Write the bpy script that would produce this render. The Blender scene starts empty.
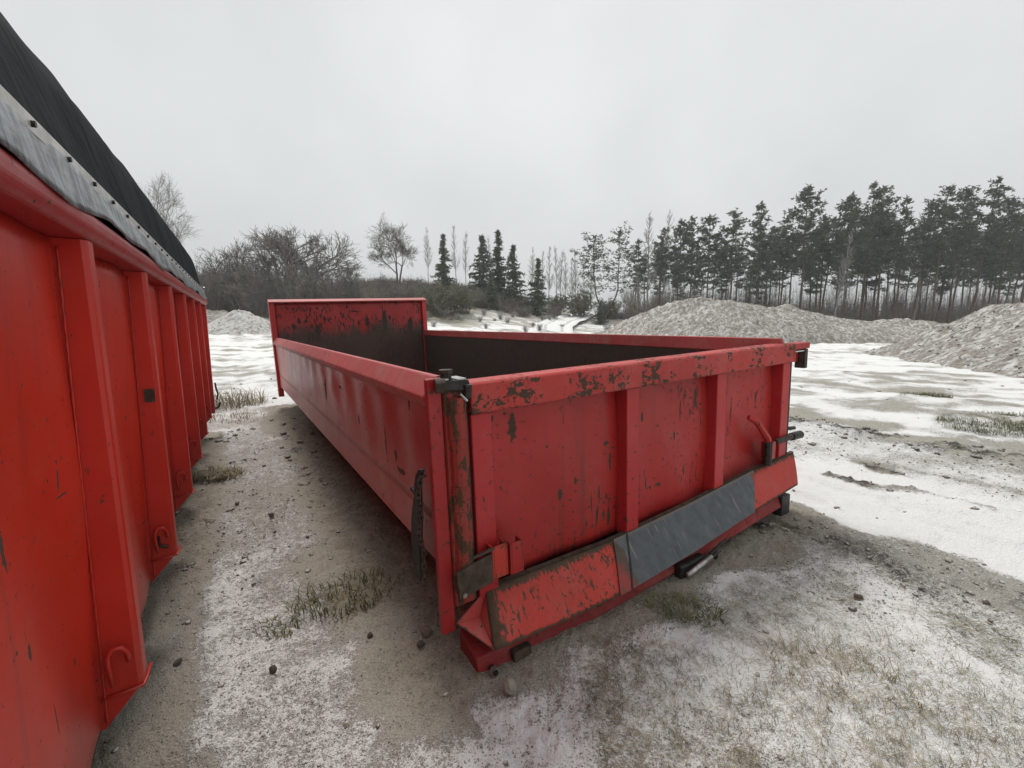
import bpy, bmesh, math, random
import numpy as np
from mathutils import Vector, Matrix, Euler

random.seed(7)
rng = np.random.default_rng(11)
PI = math.pi
S = bpy.context.scene
COL = S.collection

# ------------------------------------------------------------------ camera
CAM_H, F_PX, PITCH = 1.35, 450.1, 0.1365
cam = bpy.data.cameras.new('camera')
cam_o = bpy.data.objects.new('camera', cam)
COL.objects.link(cam_o)
cam.sensor_width = 36.0
cam.lens = F_PX / 1024.0 * 36.0
cam.clip_start, cam.clip_end = 0.03, 2000.0
cam_o.location = (0, 0, CAM_H)
cam_o.rotation_euler = (PI / 2 - PITCH, 0, 0)
S.camera = cam_o

# ------------------------------------------------------------------ world, sun, exposure
SUN_EL, SUN_ROT = math.radians(60), math.radians(-26)
world = bpy.data.worlds.new('World')
S.world = world
world.use_nodes = True
wn = world.node_tree
wn.nodes.clear()
w_out = wn.nodes.new('ShaderNodeOutputWorld')
w_bg = wn.nodes.new('ShaderNodeBackground')
w_sky = wn.nodes.new('ShaderNodeTexSky')
w_sky.sky_type = 'NISHITA'
w_sky.sun_disc = False
w_sky.sun_elevation = SUN_EL
w_sky.sun_rotation = SUN_ROT
w_sky.air_density = 1.0
w_sky.dust_density = 6.0
w_hsv = wn.nodes.new('ShaderNodeHueSaturation')
w_hsv.inputs['Saturation'].default_value = 0.06
# the cloud deck: a nearly even grey-white with very soft mottling
w_tc = wn.nodes.new('ShaderNodeTexCoord')
w_no = wn.nodes.new('ShaderNodeTexNoise')
w_no.inputs['Scale'].default_value = 1.6
w_no.inputs['Detail'].default_value = 5.0
w_no.inputs['Roughness'].default_value = 0.45
w_rmp = wn.nodes.new('ShaderNodeValToRGB')
w_rmp.color_ramp.elements[0].position = 0.3
w_rmp.color_ramp.elements[0].color = (5.8, 6.0, 6.1, 1)
w_rmp.color_ramp.elements[1].position = 0.72
w_rmp.color_ramp.elements[1].color = (8.1, 8.3, 8.32, 1)
w_mix = wn.nodes.new('ShaderNodeMixRGB')
w_mix.inputs['Fac'].default_value = 0.988
wn.links.new(w_tc.outputs['Generated'], w_no.inputs['Vector'])
wn.links.new(w_no.outputs['Fac'], w_rmp.inputs['Fac'])
wn.links.new(w_sky.outputs['Color'], w_hsv.inputs['Color'])
wn.links.new(w_hsv.outputs['Color'], w_mix.inputs['Color1'])
wn.links.new(w_rmp.outputs['Color'], w_mix.inputs['Color2'])
wn.links.new(w_mix.outputs['Color'], w_bg.inputs['Color'])
w_bg.inputs['Strength'].default_value = 0.106
wn.links.new(w_bg.outputs['Background'], w_out.inputs['Surface'])

sun = bpy.data.lights.new('sun', 'SUN')
sun.energy = 2.6
sun.angle = math.radians(16)
sun.color = (1.0, 0.97, 0.93)
sun_o = bpy.data.objects.new('sun', sun)
COL.objects.link(sun_o)
sd = Vector((math.sin(SUN_ROT) * math.cos(SUN_EL), math.cos(SUN_ROT) * math.cos(SUN_EL), math.sin(SUN_EL)))
sun_o.rotation_euler = (-sd).to_track_quat('-Z', 'Y').to_euler()
sun_o.location = (0, -20, 40)

S.view_settings.view_transform = 'Standard'
S.view_settings.look = 'None'
S.view_settings.exposure = 0.0
S.view_settings.gamma = 1.0
S.view_settings.use_curve_mapping = False
S.cycles.max_bounces = 6
S.cycles.diffuse_bounces = 3
S.cycles.glossy_bounces = 3
S.cycles.transparent_max_bounces = 4

# ------------------------------------------------------------------ numpy value noise
def _hash(ix, iy, seed):
    h = (ix.astype(np.int64) * 374761393 + iy.astype(np.int64) * 668265263 + seed * 974634721) & 0xFFFFFFFF
    h = ((h ^ (h >> 13)) * 1274126177) & 0xFFFFFFFF
    h = h ^ (h >> 16)
    return (h & 0xFFFFFF) / float(0xFFFFFF)

def vnoise(x, y, seed=0):
    ix, iy = np.floor(x), np.floor(y)
    fx, fy = x - ix, y - iy
    ux, uy = fx * fx * (3 - 2 * fx), fy * fy * (3 - 2 * fy)
    a = _hash(ix, iy, seed); b = _hash(ix + 1, iy, seed)
    c = _hash(ix, iy + 1, seed); d = _hash(ix + 1, iy + 1, seed)
    return (a * (1 - ux) + b * ux) * (1 - uy) + (c * (1 - ux) + d * ux) * uy

def fbm(x, y, octv=4, seed=0, gain=0.5, lac=2.03):
    t, amp, tot = 0, 1.0, 0.0
    for k in range(octv):
        t = t + amp * vnoise(x, y, seed + k * 17)
        tot += amp
        amp *= gain
        x, y = x * lac + 3.7, y * lac + 1.9
    return t / tot

def sstep(a, b, x):
    t = np.clip((x - a) / (b - a), 0, 1)
    return t * t * (3 - 2 * t)

# ------------------------------------------------------------------ where the two containers stand
AX0, AY0, AYAW, ATR, ATP, AZ0, AL = -0.2717, 1.5978, 0.5622, -0.0390, -0.0061, 0.12, 6.358
A_ROT = Matrix.Rotation(AYAW, 4, 'Z') @ Matrix.Rotation(ATP, 4, 'X') @ Matrix.Rotation(ATR, 4, 'Y')
BX0, BY0, BYAW = -1.0884, 1.2103, 0.546
B_S = 0.8442

def a_local(X, Y):
    c, s = math.cos(AYAW), math.sin(AYAW)
    return (X - AX0) * c + (Y - AY0) * s, -(X - AX0) * s + (Y - AY0) * c

def b_local(X, Y):
    c, s = math.cos(BYAW), math.sin(BYAW)
    return (X - BX0) * c + (Y - BY0) * s, -(X - BX0) * s + (Y - BY0) * c

HC_U = [-1.6, -1.0, -.68, -.54, -.40, -.34, -.26, -.12, -.03, .06, .13, .24, .40, .8, 1.2, 2]
HC_Z = [3.2, 3.4, 3.6, 4.1, 4.9, 5.5, 6.5, 6.0, 5.0, 3.8, 2.7, 2.2, 1.0, .5, .5, .5]

def terrain(X, Y):
    X = np.asarray(X, float); Y = np.asarray(Y, float)
    lx, ly = a_local(X, Y)
    r = np.hypot(X, Y)
    base = np.interp(lx, [-6, -3, -1.5, 0, 2.5, 4, 7], [-.06, -.055, -.045, 0, .0975, .12, .125]) * (1 - sstep(12, 24, r))
    u = X / np.maximum(Y, 0.5)
    front = sstep(0, 6, Y)
    hc = np.interp(u, HC_U, HC_Z)
    rise = .18 * sstep(16, 40, Y) + .82 * sstep(33, 60, Y)
    z = base + hc * rise * front
    z = z + front * sstep(30, 55, Y) * (fbm(X / 6, Y / 6, 3, 5) - .5) * .9
    z = z + .6 * sstep(90, 200, Y)
    return z

def tz(x, y):
    return float(terrain(np.array([x]), np.array([y]))[0])

def ray_at(px, py, Y):
    """the place at distance Y ahead that is seen in direction (px, py)"""
    x, y = (px - 512) / F_PX, -(py - 384) / F_PX
    c, s = math.cos(PITCH), math.sin(PITCH)
    d = (x, c + y * s, -s + y * c)
    t = Y / d[1]
    return d[0] * t, Y, CAM_H + d[2] * t

# ------------------------------------------------------------------ tagging
def tag(o, label=None, cat=None, group=None, kind=None):
    if label: o['label'] = label
    if cat: o['category'] = cat
    if group: o['group'] = group
    if kind: o['kind'] = kind
    return o

def empty(name, loc=(0, 0, 0), rot=None):
    o = bpy.data.objects.new(name, None)
    o.empty_display_size = 0.2
    COL.objects.link(o)
    o.location = loc
    if rot is not None: o.rotation_euler = rot
    return o

def copy_tree(o, parent=None):
    c = o.copy()
    COL.objects.link(c)
    c.parent = parent
    for ch in list(o.children):
        copy_tree(ch, c)
    return c

# ------------------------------------------------------------------ mesh builder
class MB:
    def __init__(self):
        self.v, self.f, self.m = [], [], []
    def add(self, vs, fs, mi=0):
        n = len(self.v)
        self.v.extend(tuple(v) for v in vs)
        self.f.extend(tuple(i + n for i in f) for f in fs)
        self.m.extend([mi] * len(fs))
        return self
    def box(self, x0, x1, y0, y1, z0, z1, mi=0):
        vs = [(x, y, z) for x in (x0, x1) for y in (y0, y1) for z in (z0, z1)]
        return self.add(vs, [(0, 1, 3, 2), (4, 6, 7, 5), (0, 4, 5, 1), (2, 3, 7, 6), (0, 2, 6, 4), (1, 5, 7, 3)], mi)
    def hexa(self, p, mi=0):
        """8 points: four of the bottom loop, four of the top loop"""
        return self.add(p, [(3, 2, 1, 0), (4, 5, 6, 7), (0, 1, 5, 4), (1, 2, 6, 5), (2, 3, 7, 6), (3, 0, 4, 7)], mi)
    def prism(self, prof, axis, a, b, mi=0):
        """closed profile of (p, q) pairs extruded along an axis"""
        def mk(p, t):
            if axis == 'y': return (p[0], t, p[1])
            if axis == 'x': return (t, p[0], p[1])
            return (p[0], p[1], t)
        n = len(prof)
        vs = [mk(p, a) for p in prof] + [mk(p, b) for p in prof]
        fs = [(i, (i + 1) % n, (i + 1) % n + n, i + n) for i in range(n)]
        fs += [tuple(range(n - 1, -1, -1)), tuple(range(n, 2 * n))]
        return self.add(vs, fs, mi)
    def tube(self, pts, rad, n=8, mi=0, cap=True):
        pts = [Vector(p) for p in pts]
        if not hasattr(rad, '__len__'): rad = [rad] * len(pts)
        vs, fs = [], []
        up = None
        for i, p in enumerate(pts):
            t = (pts[min(i + 1, len(pts) - 1)] - pts[max(i - 1, 0)]).normalized()
            if up is None:
                up = Vector((0, 0, 1)) if abs(t.z) < .9 else Vector((1, 0, 0))
            a = t.cross(up)
            if a.length < 1e-6: a = t.orthogonal()
            a.normalize()
            b = a.cross(t).normalized()
            up = b
            for k in range(n):
                w = 2 * PI * k / n
                vs.append(p + (a * math.cos(w) + b * math.sin(w)) * rad[i])
        for i in range(len(pts) - 1):
            for k in range(n):
                k2 = (k + 1) % n
                fs.append((i * n + k, i * n + k2, (i + 1) * n + k2, (i + 1) * n + k))
        if cap:
            fs.append(tuple(range(n)))
            fs.append(tuple(range((len(pts) - 1) * n + n - 1, (len(pts) - 1) * n - 1, -1)))
        return self.add(vs, fs, mi)
    def torus(self, c, R, r, stretch=(1, 1), rot=None, n=10, k=6, mi=0):
        vs, fs = [], []
        M = rot or Matrix.Identity(3)
        for i in range(n):
            a = 2 * PI * i / n
            for j in range(k):
                b = 2 * PI * j / k
                p = Vector(((R + r * math.cos(b)) * math.cos(a) * stretch[0], r * math.sin(b), (R + r * math.cos(b)) * math.sin(a) * stretch[1]))
                vs.append(Vector(c) + M @ p)
        for i in range(n):
            for j in range(k):
                i2, j2 = (i + 1) % n, (j + 1) % k
                fs.append((i * k + j, i2 * k + j, i2 * k + j2, i * k + j2))
        return self.add(vs, fs, mi)
    def sheet(self, fn, nu, nv, thick=None, mi=0):
        """grid of fn(u, v) with u, v in 0..1; a thickness vector closes it into a solid plate"""
        g = [[Vector(fn(i / nu, j / nv)) for j in range(nv + 1)] for i in range(nu + 1)]
        vs, fs = [], []
        def idx(i, j): return i * (nv + 1) + j
        for row in g: vs.extend(row)
        for i in range(nu):
            for j in range(nv):
                fs.append((idx(i, j), idx(i + 1, j), idx(i + 1, j + 1), idx(i, j + 1)))
        if thick is not None:
            n = len(vs); t = Vector(thick)
            vs.extend([v + t for v in list(vs)])
            for i in range(nu):
                for j in range(nv):
                    fs.append((n + idx(i, j), n + idx(i, j + 1), n + idx(i + 1, j + 1), n + idx(i + 1, j)))
            for i in range(nu):
                for j in (0, nv):
                    q = (idx(i, j), idx(i + 1, j), n + idx(i + 1, j), n + idx(i, j))
                    fs.append(q if j else q[::-1])
            for j in range(nv):
                for i in (0, nu):
                    q = (idx(i, j), idx(i, j + 1), n + idx(i, j + 1), n + idx(i, j))
                    fs.append(q[::-1] if i else q)
        return self.add(vs, fs, mi)
    def mesh(self, name, mats, smooth=False):
        me = bpy.data.meshes.new(name)
        me.from_pydata([tuple(v) for v in self.v], [], self.f)
        if not isinstance(mats, (list, tuple)): mats = [mats]
        for m in mats: me.materials.append(m)
        if len(mats) > 1: me.polygons.foreach_set('material_index', self.m)
        if smooth: me.polygons.foreach_set('use_smooth', [True] * len(self.f))
        me.update()
        bm = bmesh.new(); bm.from_mesh(me)
        bmesh.ops.recalc_face_normals(bm, faces=bm.faces)
        bm.to_mesh(me); bm.free()
        return me
    def build(self, name, mats, parent=None, bevel=0, smooth=False, seg=2):
        o = bpy.data.objects.new(name, self.mesh(name, mats, smooth))
        COL.objects.link(o)
        if parent: o.parent = parent
        if bevel:
            b = o.modifiers.new('bevel', 'BEVEL')
            b.width = bevel; b.segments = seg; b.limit_method = 'ANGLE'; b.angle_limit = math.radians(40)
            b.use_clamp_overlap = True
        return o

def fast_mesh(name, V, F, mat, smooth=False):
    """V (n,3) floats, F (m,k) ints, all faces with k corners"""
    me = bpy.data.meshes.new(name)
    V = np.asarray(V, np.float32); F = np.asarray(F, np.int32)
    k = F.shape[1]
    me.vertices.add(len(V)); me.vertices.foreach_set('co', V.ravel())
    me.loops.add(F.size); me.loops.foreach_set('vertex_index', F.ravel())
    me.polygons.add(len(F))
    me.polygons.foreach_set('loop_start', np.arange(0, F.size, k, dtype=np.int32))
    if smooth: me.polygons.foreach_set('use_smooth', np.ones(len(F), bool))
    me.materials.append(mat)
    me.update(calc_edges=True)
    return me

def link(name, me, parent=None):
    o = bpy.data.objects.new(name, me)
    COL.objects.link(o)
    if parent: o.parent = parent
    return o

# ------------------------------------------------------------------ materials
class NT:
    def __init__(self, name):
        self.m = bpy.data.materials.new(name)
        self.m.use_nodes = True
        self.t = self.m.node_tree
        self.t.nodes.clear()
        self.out = self.t.nodes.new('ShaderNodeOutputMaterial')
        self.b = self.t.nodes.new('ShaderNodeBsdfPrincipled')
        self.t.links.new(self.b.outputs['BSDF'], self.out.inputs['Surface'])
    def set(self, inp, v):
        if isinstance(v, bpy.types.NodeSocket): self.t.links.new(v, inp)
        else:
            if hasattr(v, '__len__') and len(v) == 3 and inp.type == 'RGBA': v = (*v, 1)
            inp.default_value = v
    def n(self, typ, out=0, props=None, **ins):
        nd = self.t.nodes.new(typ)
        for k, v in (props or {}).items(): setattr(nd, k, v)
        for k, v in ins.items():
            key = int(k[1:]) if k[0] == 'i' and k[1:].isdigit() else k.replace('_', ' ')
            self.set(nd.inputs[key], v)
        return nd.outputs[out]
    def bsdf(self, **ins):
        for k, v in ins.items(): self.set(self.b.inputs[k.replace('_', ' ')], v)
    def math(self, op, a, b=0.0, c=0.0, clamp=False):
        return self.n('ShaderNodeMath', props={'operation': op, 'use_clamp': clamp}, i0=a, i1=b, i2=c)
    def noise(self, vec, scale, detail=4, rough=.55, dist=0.0):
        return self.n('ShaderNodeTexNoise', Vector=vec, Scale=scale, Detail=detail, Roughness=rough, Distortion=dist)
    def mapping(self, vec, scale=(1, 1, 1), loc=(0, 0, 0), rot=(0, 0, 0)):
        return self.n('ShaderNodeMapping', Vector=vec, Scale=scale, Location=loc, Rotation=rot)
    def obj(self): return self.n('ShaderNodeTexCoord', out=3)
    def pos(self): return self.n('ShaderNodeNewGeometry', out=0)
    def attr(self, name): return self.n('ShaderNodeAttribute', out=2, props={'attribute_name': name})
    def step(self, a, b, x):
        return self.n('ShaderNodeMapRange', props={'interpolation_type': 'SMOOTHSTEP'}, Value=x, From_Min=a, From_Max=b, To_Min=0.0, To_Max=1.0)
    def mix(self, f, a, b, mode='MIX'):
        return self.n('ShaderNodeMixRGB', props={'blend_type': mode}, Fac=f, Color1=a, Color2=b)
    def bump(self, h, strength=.4, dist=.01, normal=None):
        k = dict(Height=h, Strength=strength, Distance=dist)
        if normal is not None: k['Normal'] = normal
        return self.n('ShaderNodeBump', **k)

def paint(name, base, wear=.5, stretch=(14, 14, 3), rust=(.055, .034, .022), edge=.6, dust=.12, streak=0.0,
          low_dirt=None, rough=.42, wear_scale=1.0, bumpy=.15, gate=(.5, .66), spec=.4, attr=None, spots=(), axis=0):
    """old sprayed steel: uneven fading, chipped and scraped down to brown rust, thin dirt film"""
    N = NT(name)
    P = N.obj()
    ms = N.mapping(P, scale=stretch)
    n_f = N.noise(ms, 2.7 * wear_scale, 7, .64, .3)
    n_patch = N.noise(P, 2.1 * wear_scale, 3, .6)
    n_fine = N.noise(P, 46 * wear_scale, 5, .65)
    # long scrapes inside worn patches
    thr = N.math('MULTIPLY_ADD', N.step(gate[0], gate[1], n_patch), -.145 * wear, .745 - .055 * wear)
    scr = N.step(0.0, .035, N.math('SUBTRACT', n_f, thr))
    # small chips everywhere
    chip = N.step(.70 - .045 * wear, .715 - .045 * wear, N.math('MULTIPLY_ADD', n_patch, .12, N.math('MULTIPLY', n_fine, .96)))
    # bare edges
    bev = N.n('ShaderNodeBevel', props={'samples': 4}, Radius=.012)
    geo = N.n('ShaderNodeNewGeometry', out=1)
    dt = N.n('ShaderNodeVectorMath', out=1, props={'operation': 'DOT_PRODUCT'}, i0=bev, i1=geo)
    ed = N.math('SUBTRACT', 1.0, dt)
    edm = N.step(.30 - .1 * edge, .55 - .1 * edge, N.math('MULTIPLY_ADD', N.noise(P, 11, 5, .7), .9, N.math('MULTIPLY_ADD', ed, 2.0 * edge, -.37)))
    mask = N.math('MAXIMUM', N.math('MAXIMUM', scr, chip), edm)
    if attr:
        mask = N.math('MAXIMUM', mask, N.step(.45, .60, N.math('MULTIPLY_ADD', N.math('SUBTRACT', N.noise(ms, 3.0, 6, .65), .5), 1.5, N.attr(attr))))
    if spots:
        # single scrapes and chips where the photograph shows them: (along, height, half width, half height)
        sp_ = N.t.nodes.new('ShaderNodeSeparateXYZ'); N.set(sp_.inputs[0], P)
        jag = N.math('MULTIPLY_ADD', N.math('SUBTRACT', N.noise(P, 34, 5, .7), .5), 2.4, 1.0)
        for (u0, z0, ru, rz) in spots:
            a_ = N.math('MULTIPLY_ADD', sp_.outputs[axis], 1 / ru, -u0 / ru)
            b_ = N.math('MULTIPLY_ADD', sp_.outputs[2], 1 / rz, -z0 / rz)
            d_ = N.math('SQRT', N.math('ADD', N.math('MULTIPLY', a_, a_), N.math('MULTIPLY', b_, b_)))
            mask = N.math('MAXIMUM', mask, N.step(1.0, .8, N.math('MULTIPLY', d_, jag)))
    fade = N.noise(P, .9, 4, .55)
    col = N.mix(N.step(.25, .75, fade), [c * .82 for c in base], [min(1, c * 1.12) for c in base])
    col = N.mix(N.math('MULTIPLY', N.step(.45, .8, N.noise(P, 5.5, 6, .7)), dust), col, (.36, .24, .20))
    if streak:
        st = N.noise(N.mapping(P, scale=(16, 16, .55)), 1.0, 5, .6)
        col = N.mix(N.math('MULTIPLY', N.step(.52, .74, st), streak), col, (.07, .035, .028))
    rc = N.mix(N.noise(P, 60, 4, .7), [c * .55 for c in rust], [c * 1.9 for c in rust])
    col = N.mix(mask, col, rc)
    if low_dirt:
        z = N.n('ShaderNodeSeparateXYZ', out=2, Vector=P)
        wz = N.math('MULTIPLY_ADD', N.math('SUBTRACT', N.noise(N.mapping(P, scale=(7, 7, 1.3)), 1, 6, .65), .5), low_dirt[2], z)
        col = N.mix(N.math('MULTIPLY', N.step(low_dirt[0], low_dirt[1], wz), low_dirt[3]), col,
                    N.mix(N.noise(P, 14, 6, .7), (.022, .016, .013), (.075, .056, .043)))
    rg = N.math('MULTIPLY_ADD', mask, .38, N.math('MULTIPLY_ADD', N.noise(P, 7, 4, .6), .22, rough - .11), clamp=True)
    h = N.math('MULTIPLY_ADD', mask, -.6, N.math('MULTIPLY', N.noise(P, 130, 3, .6), .10))
    h = N.math('MULTIPLY_ADD', N.noise(P, 9, 2, .5), bumpy * 4, h)
    N.bsdf(Base_Color=col, Roughness=rg, Normal=N.bump(h, .5, .0022))
    N.b.inputs['Specular IOR Level'].default_value = spec
    return N.m

def simple(name, a, b, scale=20, rough=.7, metal=0.0, bump=.3, dist=.003, detail=5):
    N = NT(name)
    P = N.obj()
    n = N.noise(P, scale, detail, .62)
    N.bsdf(Base_Color=N.mix(N.step(.3, .7, n), a, b), Roughness=rough, Metallic=metal, Normal=N.bump(n, bump, dist))
    return N.m

RED_A = (.41, .024, .021)
RED_B = (.64, .032, .013)
M = {}
M['a_side'] = paint('red_paint_side', (.40, .028, .027), axis=1, spots=[(.29, .90, .012, .05), (.68, .65, .010, .09), (.47, .55, .06, .014), (.53, .61, .018, .03), (1.22, .66, .02, .03), (2.26, .72, .03, .10), (1.7, .80, .05, .012)], wear=.36, stretch=(9, 5, 1.6), edge=.4, dust=.24, rough=.36, bumpy=.1)
M['a_gate'] = paint('red_paint_tailgate', RED_A, wear=1.05, stretch=(15, 15, 2.6), edge=.55, dust=.09, streak=.5, rough=.40, spots=[(.405, .77, .020, .062), (.955, .515, .008, .05), (.927, .61, .018, .012), (1.975, .62, .006, .10), (1.498, .69, .006, .06), (1.20, .70, .007, .035), (2.21, .865, .06, .008), (.30, .825, .02, .018), (.64, .42, .012, .03), (.73, .47, .010, .02), (1.33, .30, .02, .01), (1.45, .55, .008, .03)])
M['a_rib'] = paint('red_paint_rib', (.44, .024, .026), wear=.75, stretch=(10, 10, 4), edge=.6, dust=.10, rough=.42)
M['a_bar'] = paint('red_paint_scraped_bar', (.44, .032, .026), wear=1.2, stretch=(7, 14, 10), edge=.9, dust=.22, gate=(.40, .56), rough=.5, wear_scale=1.5)
M['a_post'] = paint('red_paint_post', (.36, .016, .017), wear=1.15, stretch=(14, 14, 2.2), edge=.5, dust=.10)
M['a_pole'] = paint('rusty_hinge_pole_paint', (.28, .030, .022), wear=1.35, stretch=(9, 9, 4), edge=.9, dust=.2, gate=(.34, .52), rough=.6, rust=(.06, .036, .02))
M['a_flap'] = paint('red_paint_worn_flap', (.50, .040, .026), wear=.95, stretch=(26, 10, 5), edge=.7, dust=.2, gate=(.40, .60), rough=.55, rust=(.075, .052, .034), attr='edge')
M['a_gusset'] = paint('red_paint_gusset', (.46, .06, .055), wear=.6, stretch=(10, 10, 10), edge=.7, dust=.5, rough=.5)
M['a_rail'] = paint('red_paint_rail_frosted', (.42, .062, .060), wear=.5, stretch=(10, 3, 10), edge=.5, dust=.5, rough=.5)
M['a_front'] = paint('red_paint_front_wall', (.40, .020, .020), wear=1.15, stretch=(9, 9, 3), edge=.5, dust=.1, gate=(.38, .56), wear_scale=1.4, spots=[(.32, 1.18, .03, .05), (.40, 1.27, .03, .05), (1.745, 1.20, .045, .22), (.66, 1.10, .05, .12), (2.20, 1.15, .05, .14), (1.26, 1.40, .10, .012), (1.45, 1.22, .04, .10)],
                     rust=(.03, .017, .013), low_dirt=(1.28, 1.02, .62, .93))
M['a_inner'] = paint('dirty_inner_wall', (.22, .018, .018), wear=1.0, stretch=(9, 4, 4), edge=.3, dust=.1, rust=(.035, .022, .017),
                     low_dirt=(1.06, .93, .3, .96), rough=.7, spec=.2)
M['a_floor'] = simple('dirty_steel_floor', (.018, .014, .012), (.06, .046, .036), 9, .85)
M['underfloor_shade'] = simple('underfloor_shade_dark', (.03, .016, .013), (.08, .04, .032), 9, .85)  # dark tone standing in for the shade beneath the container floor
M['a_beam'] = paint('red_paint_rear_beam', (.24, .018, .018), wear=.9, stretch=(4, 9, 9), edge=.8, dust=.3, rough=.6)
M['b_panel'] = paint('bright_red_panel', RED_B, low_dirt=(.70, .16, .55, .38), axis=1, spots=[(-.50, .96, .012, .05), (-.21, .99, .004, .035), (-.20, .95, .035, .003), (-.46, .73, .010, .018), (-.19, .525, .005, .010), (-.38, .52, .004, .04)], streak=.28, wear=.42, stretch=(12, 12, 2.6), edge=.10, dust=.10, rough=.42, bumpy=.22, spec=.45)
M['b_rib'] = paint('bright_red_rib', (.57, .026, .013), low_dirt=(.62, .22, .5, .28), streak=.2, wear=.3, stretch=(12, 12, 3), edge=.14, dust=.08, rough=.40, spec=.45)
M['b_rim'] = paint('red_rim_tube', (.42, .030, .030), wear=.25, stretch=(5, 3, 12), edge=.22, dust=.30, rough=.45)
M['rusty'] = simple('rusty_brown_steel', (.028, .020, .014), (.085, .060, .042), 26, .8, .0, .5)
M['steel'] = simple('bright_worn_steel', (.32, .31, .30), (.55, .54, .52), 40, .38, .85, .2)
M['black'] = simple('greasy_black_steel', (.010, .010, .010), (.040, .036, .032), 40, .5, .3, .4)
M['rubber'] = simple('black_rubber', (.010, .011, .011), (.032, .034, .035), 30, .62)
M['snow'] = simple('thin_snow', (.78, .78, .77), (.86, .86, .85), 60, .8)

# grey wear plate: blue-grey primer, rusty scabs, faint down-strokes
N = NT('grey_primed_plate')
P = N.obj()
g1 = N.noise(N.mapping(P, scale=(8, 8, 5)), 1.6, 7, .66)
g2 = N.noise(P, 5, 5, .6)
c = N.mix(N.step(.3, .72, g1), (.058, .068, .076), (.105, .120, .129))
sc_ = N.noise(N.mapping(P, scale=(60, 8, 3), rot=(0, .3, 0)), 1.0, 6, .65)
c = N.mix(N.math('MULTIPLY', N.step(.60, .66, sc_), .7), c, (.22, .22, .21))
c = N.mix(N.step(.62, .74, g2), c, (.16, .155, .15))
zz = N.noise(P, 70, 5, .7)
c = N.mix(N.step(.64, .69, zz), c, (.05, .033, .022))
px_ = N.n('ShaderNodeSeparateXYZ', out=0, Vector=P)
wx_ = N.math('MULTIPLY_ADD', N.math('SUBTRACT', N.noise(P, 24, 6, .7), .5), .16, px_)
c = N.mix(N.math('MAXIMUM', N.step(.945, .915, wx_), N.step(2.03, 2.065, wx_)), c, N.mix(N.step(.4, .6, g2), (.075, .05, .034), (.30, .035, .026)))
pz_ = N.attr('edge')
c = N.mix(N.step(.45, .7, N.math('MULTIPLY_ADD', N.math('SUBTRACT', N.noise(P, 40, 5, .7), .5), 1.4, pz_)), c, (.14, .12, .10))
N.bsdf(Base_Color=c, Roughness=N.math('MULTIPLY_ADD', g1, .25, .42), Normal=N.bump(g1, .25, .003))
M['grey_plate'] = N.m

# tarpaulins
N = NT('grey_tarp_skirt')
P = N.obj()
s1 = N.noise(N.mapping(P, scale=(8, 26, 5), rot=(.5, 0, 0)), 1.6, 7, .68)
s2 = N.noise(N.mapping(P, scale=(3, 5, 14)), 1.3, 4, .6)
c = N.mix(N.step(.42, .60, s1), (.055, .063, .070), (.20, .22, .235))
c = N.mix(N.math('MULTIPLY', N.step(.5, .7, s2), .6), c, (.29, .31, .325))
N.bsdf(Base_Color=c, Roughness=.35, Normal=N.bump(N.math('ADD', N.math('MULTIPLY', s1, .4), s2), .6, .012))
M['tarp_grey'] = N.m
N = NT('black_tarp')
P = N.obj()
s1 = N.noise(N.mapping(P, scale=(2, 6, 2)), 2.0, 5, .6)
N.bsdf(Base_Color=N.mix(s1, (.002, .003, .005), (.006, .008, .011)), Roughness=.8, Normal=N.bump(N.math('MULTIPLY_ADD', N.noise(N.mapping(P, scale=(5, 1.2, 5)), 1.0, 3, .5), 1.2, s1), .45, .03))
N.b.inputs['Specular IOR Level'].default_value = .06
M['tarp_black'] = N.m
M['alu'] = simple('dull_aluminium', (.40, .385, .355), (.58, .565, .53), 18, .42, .55, .15)
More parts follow.
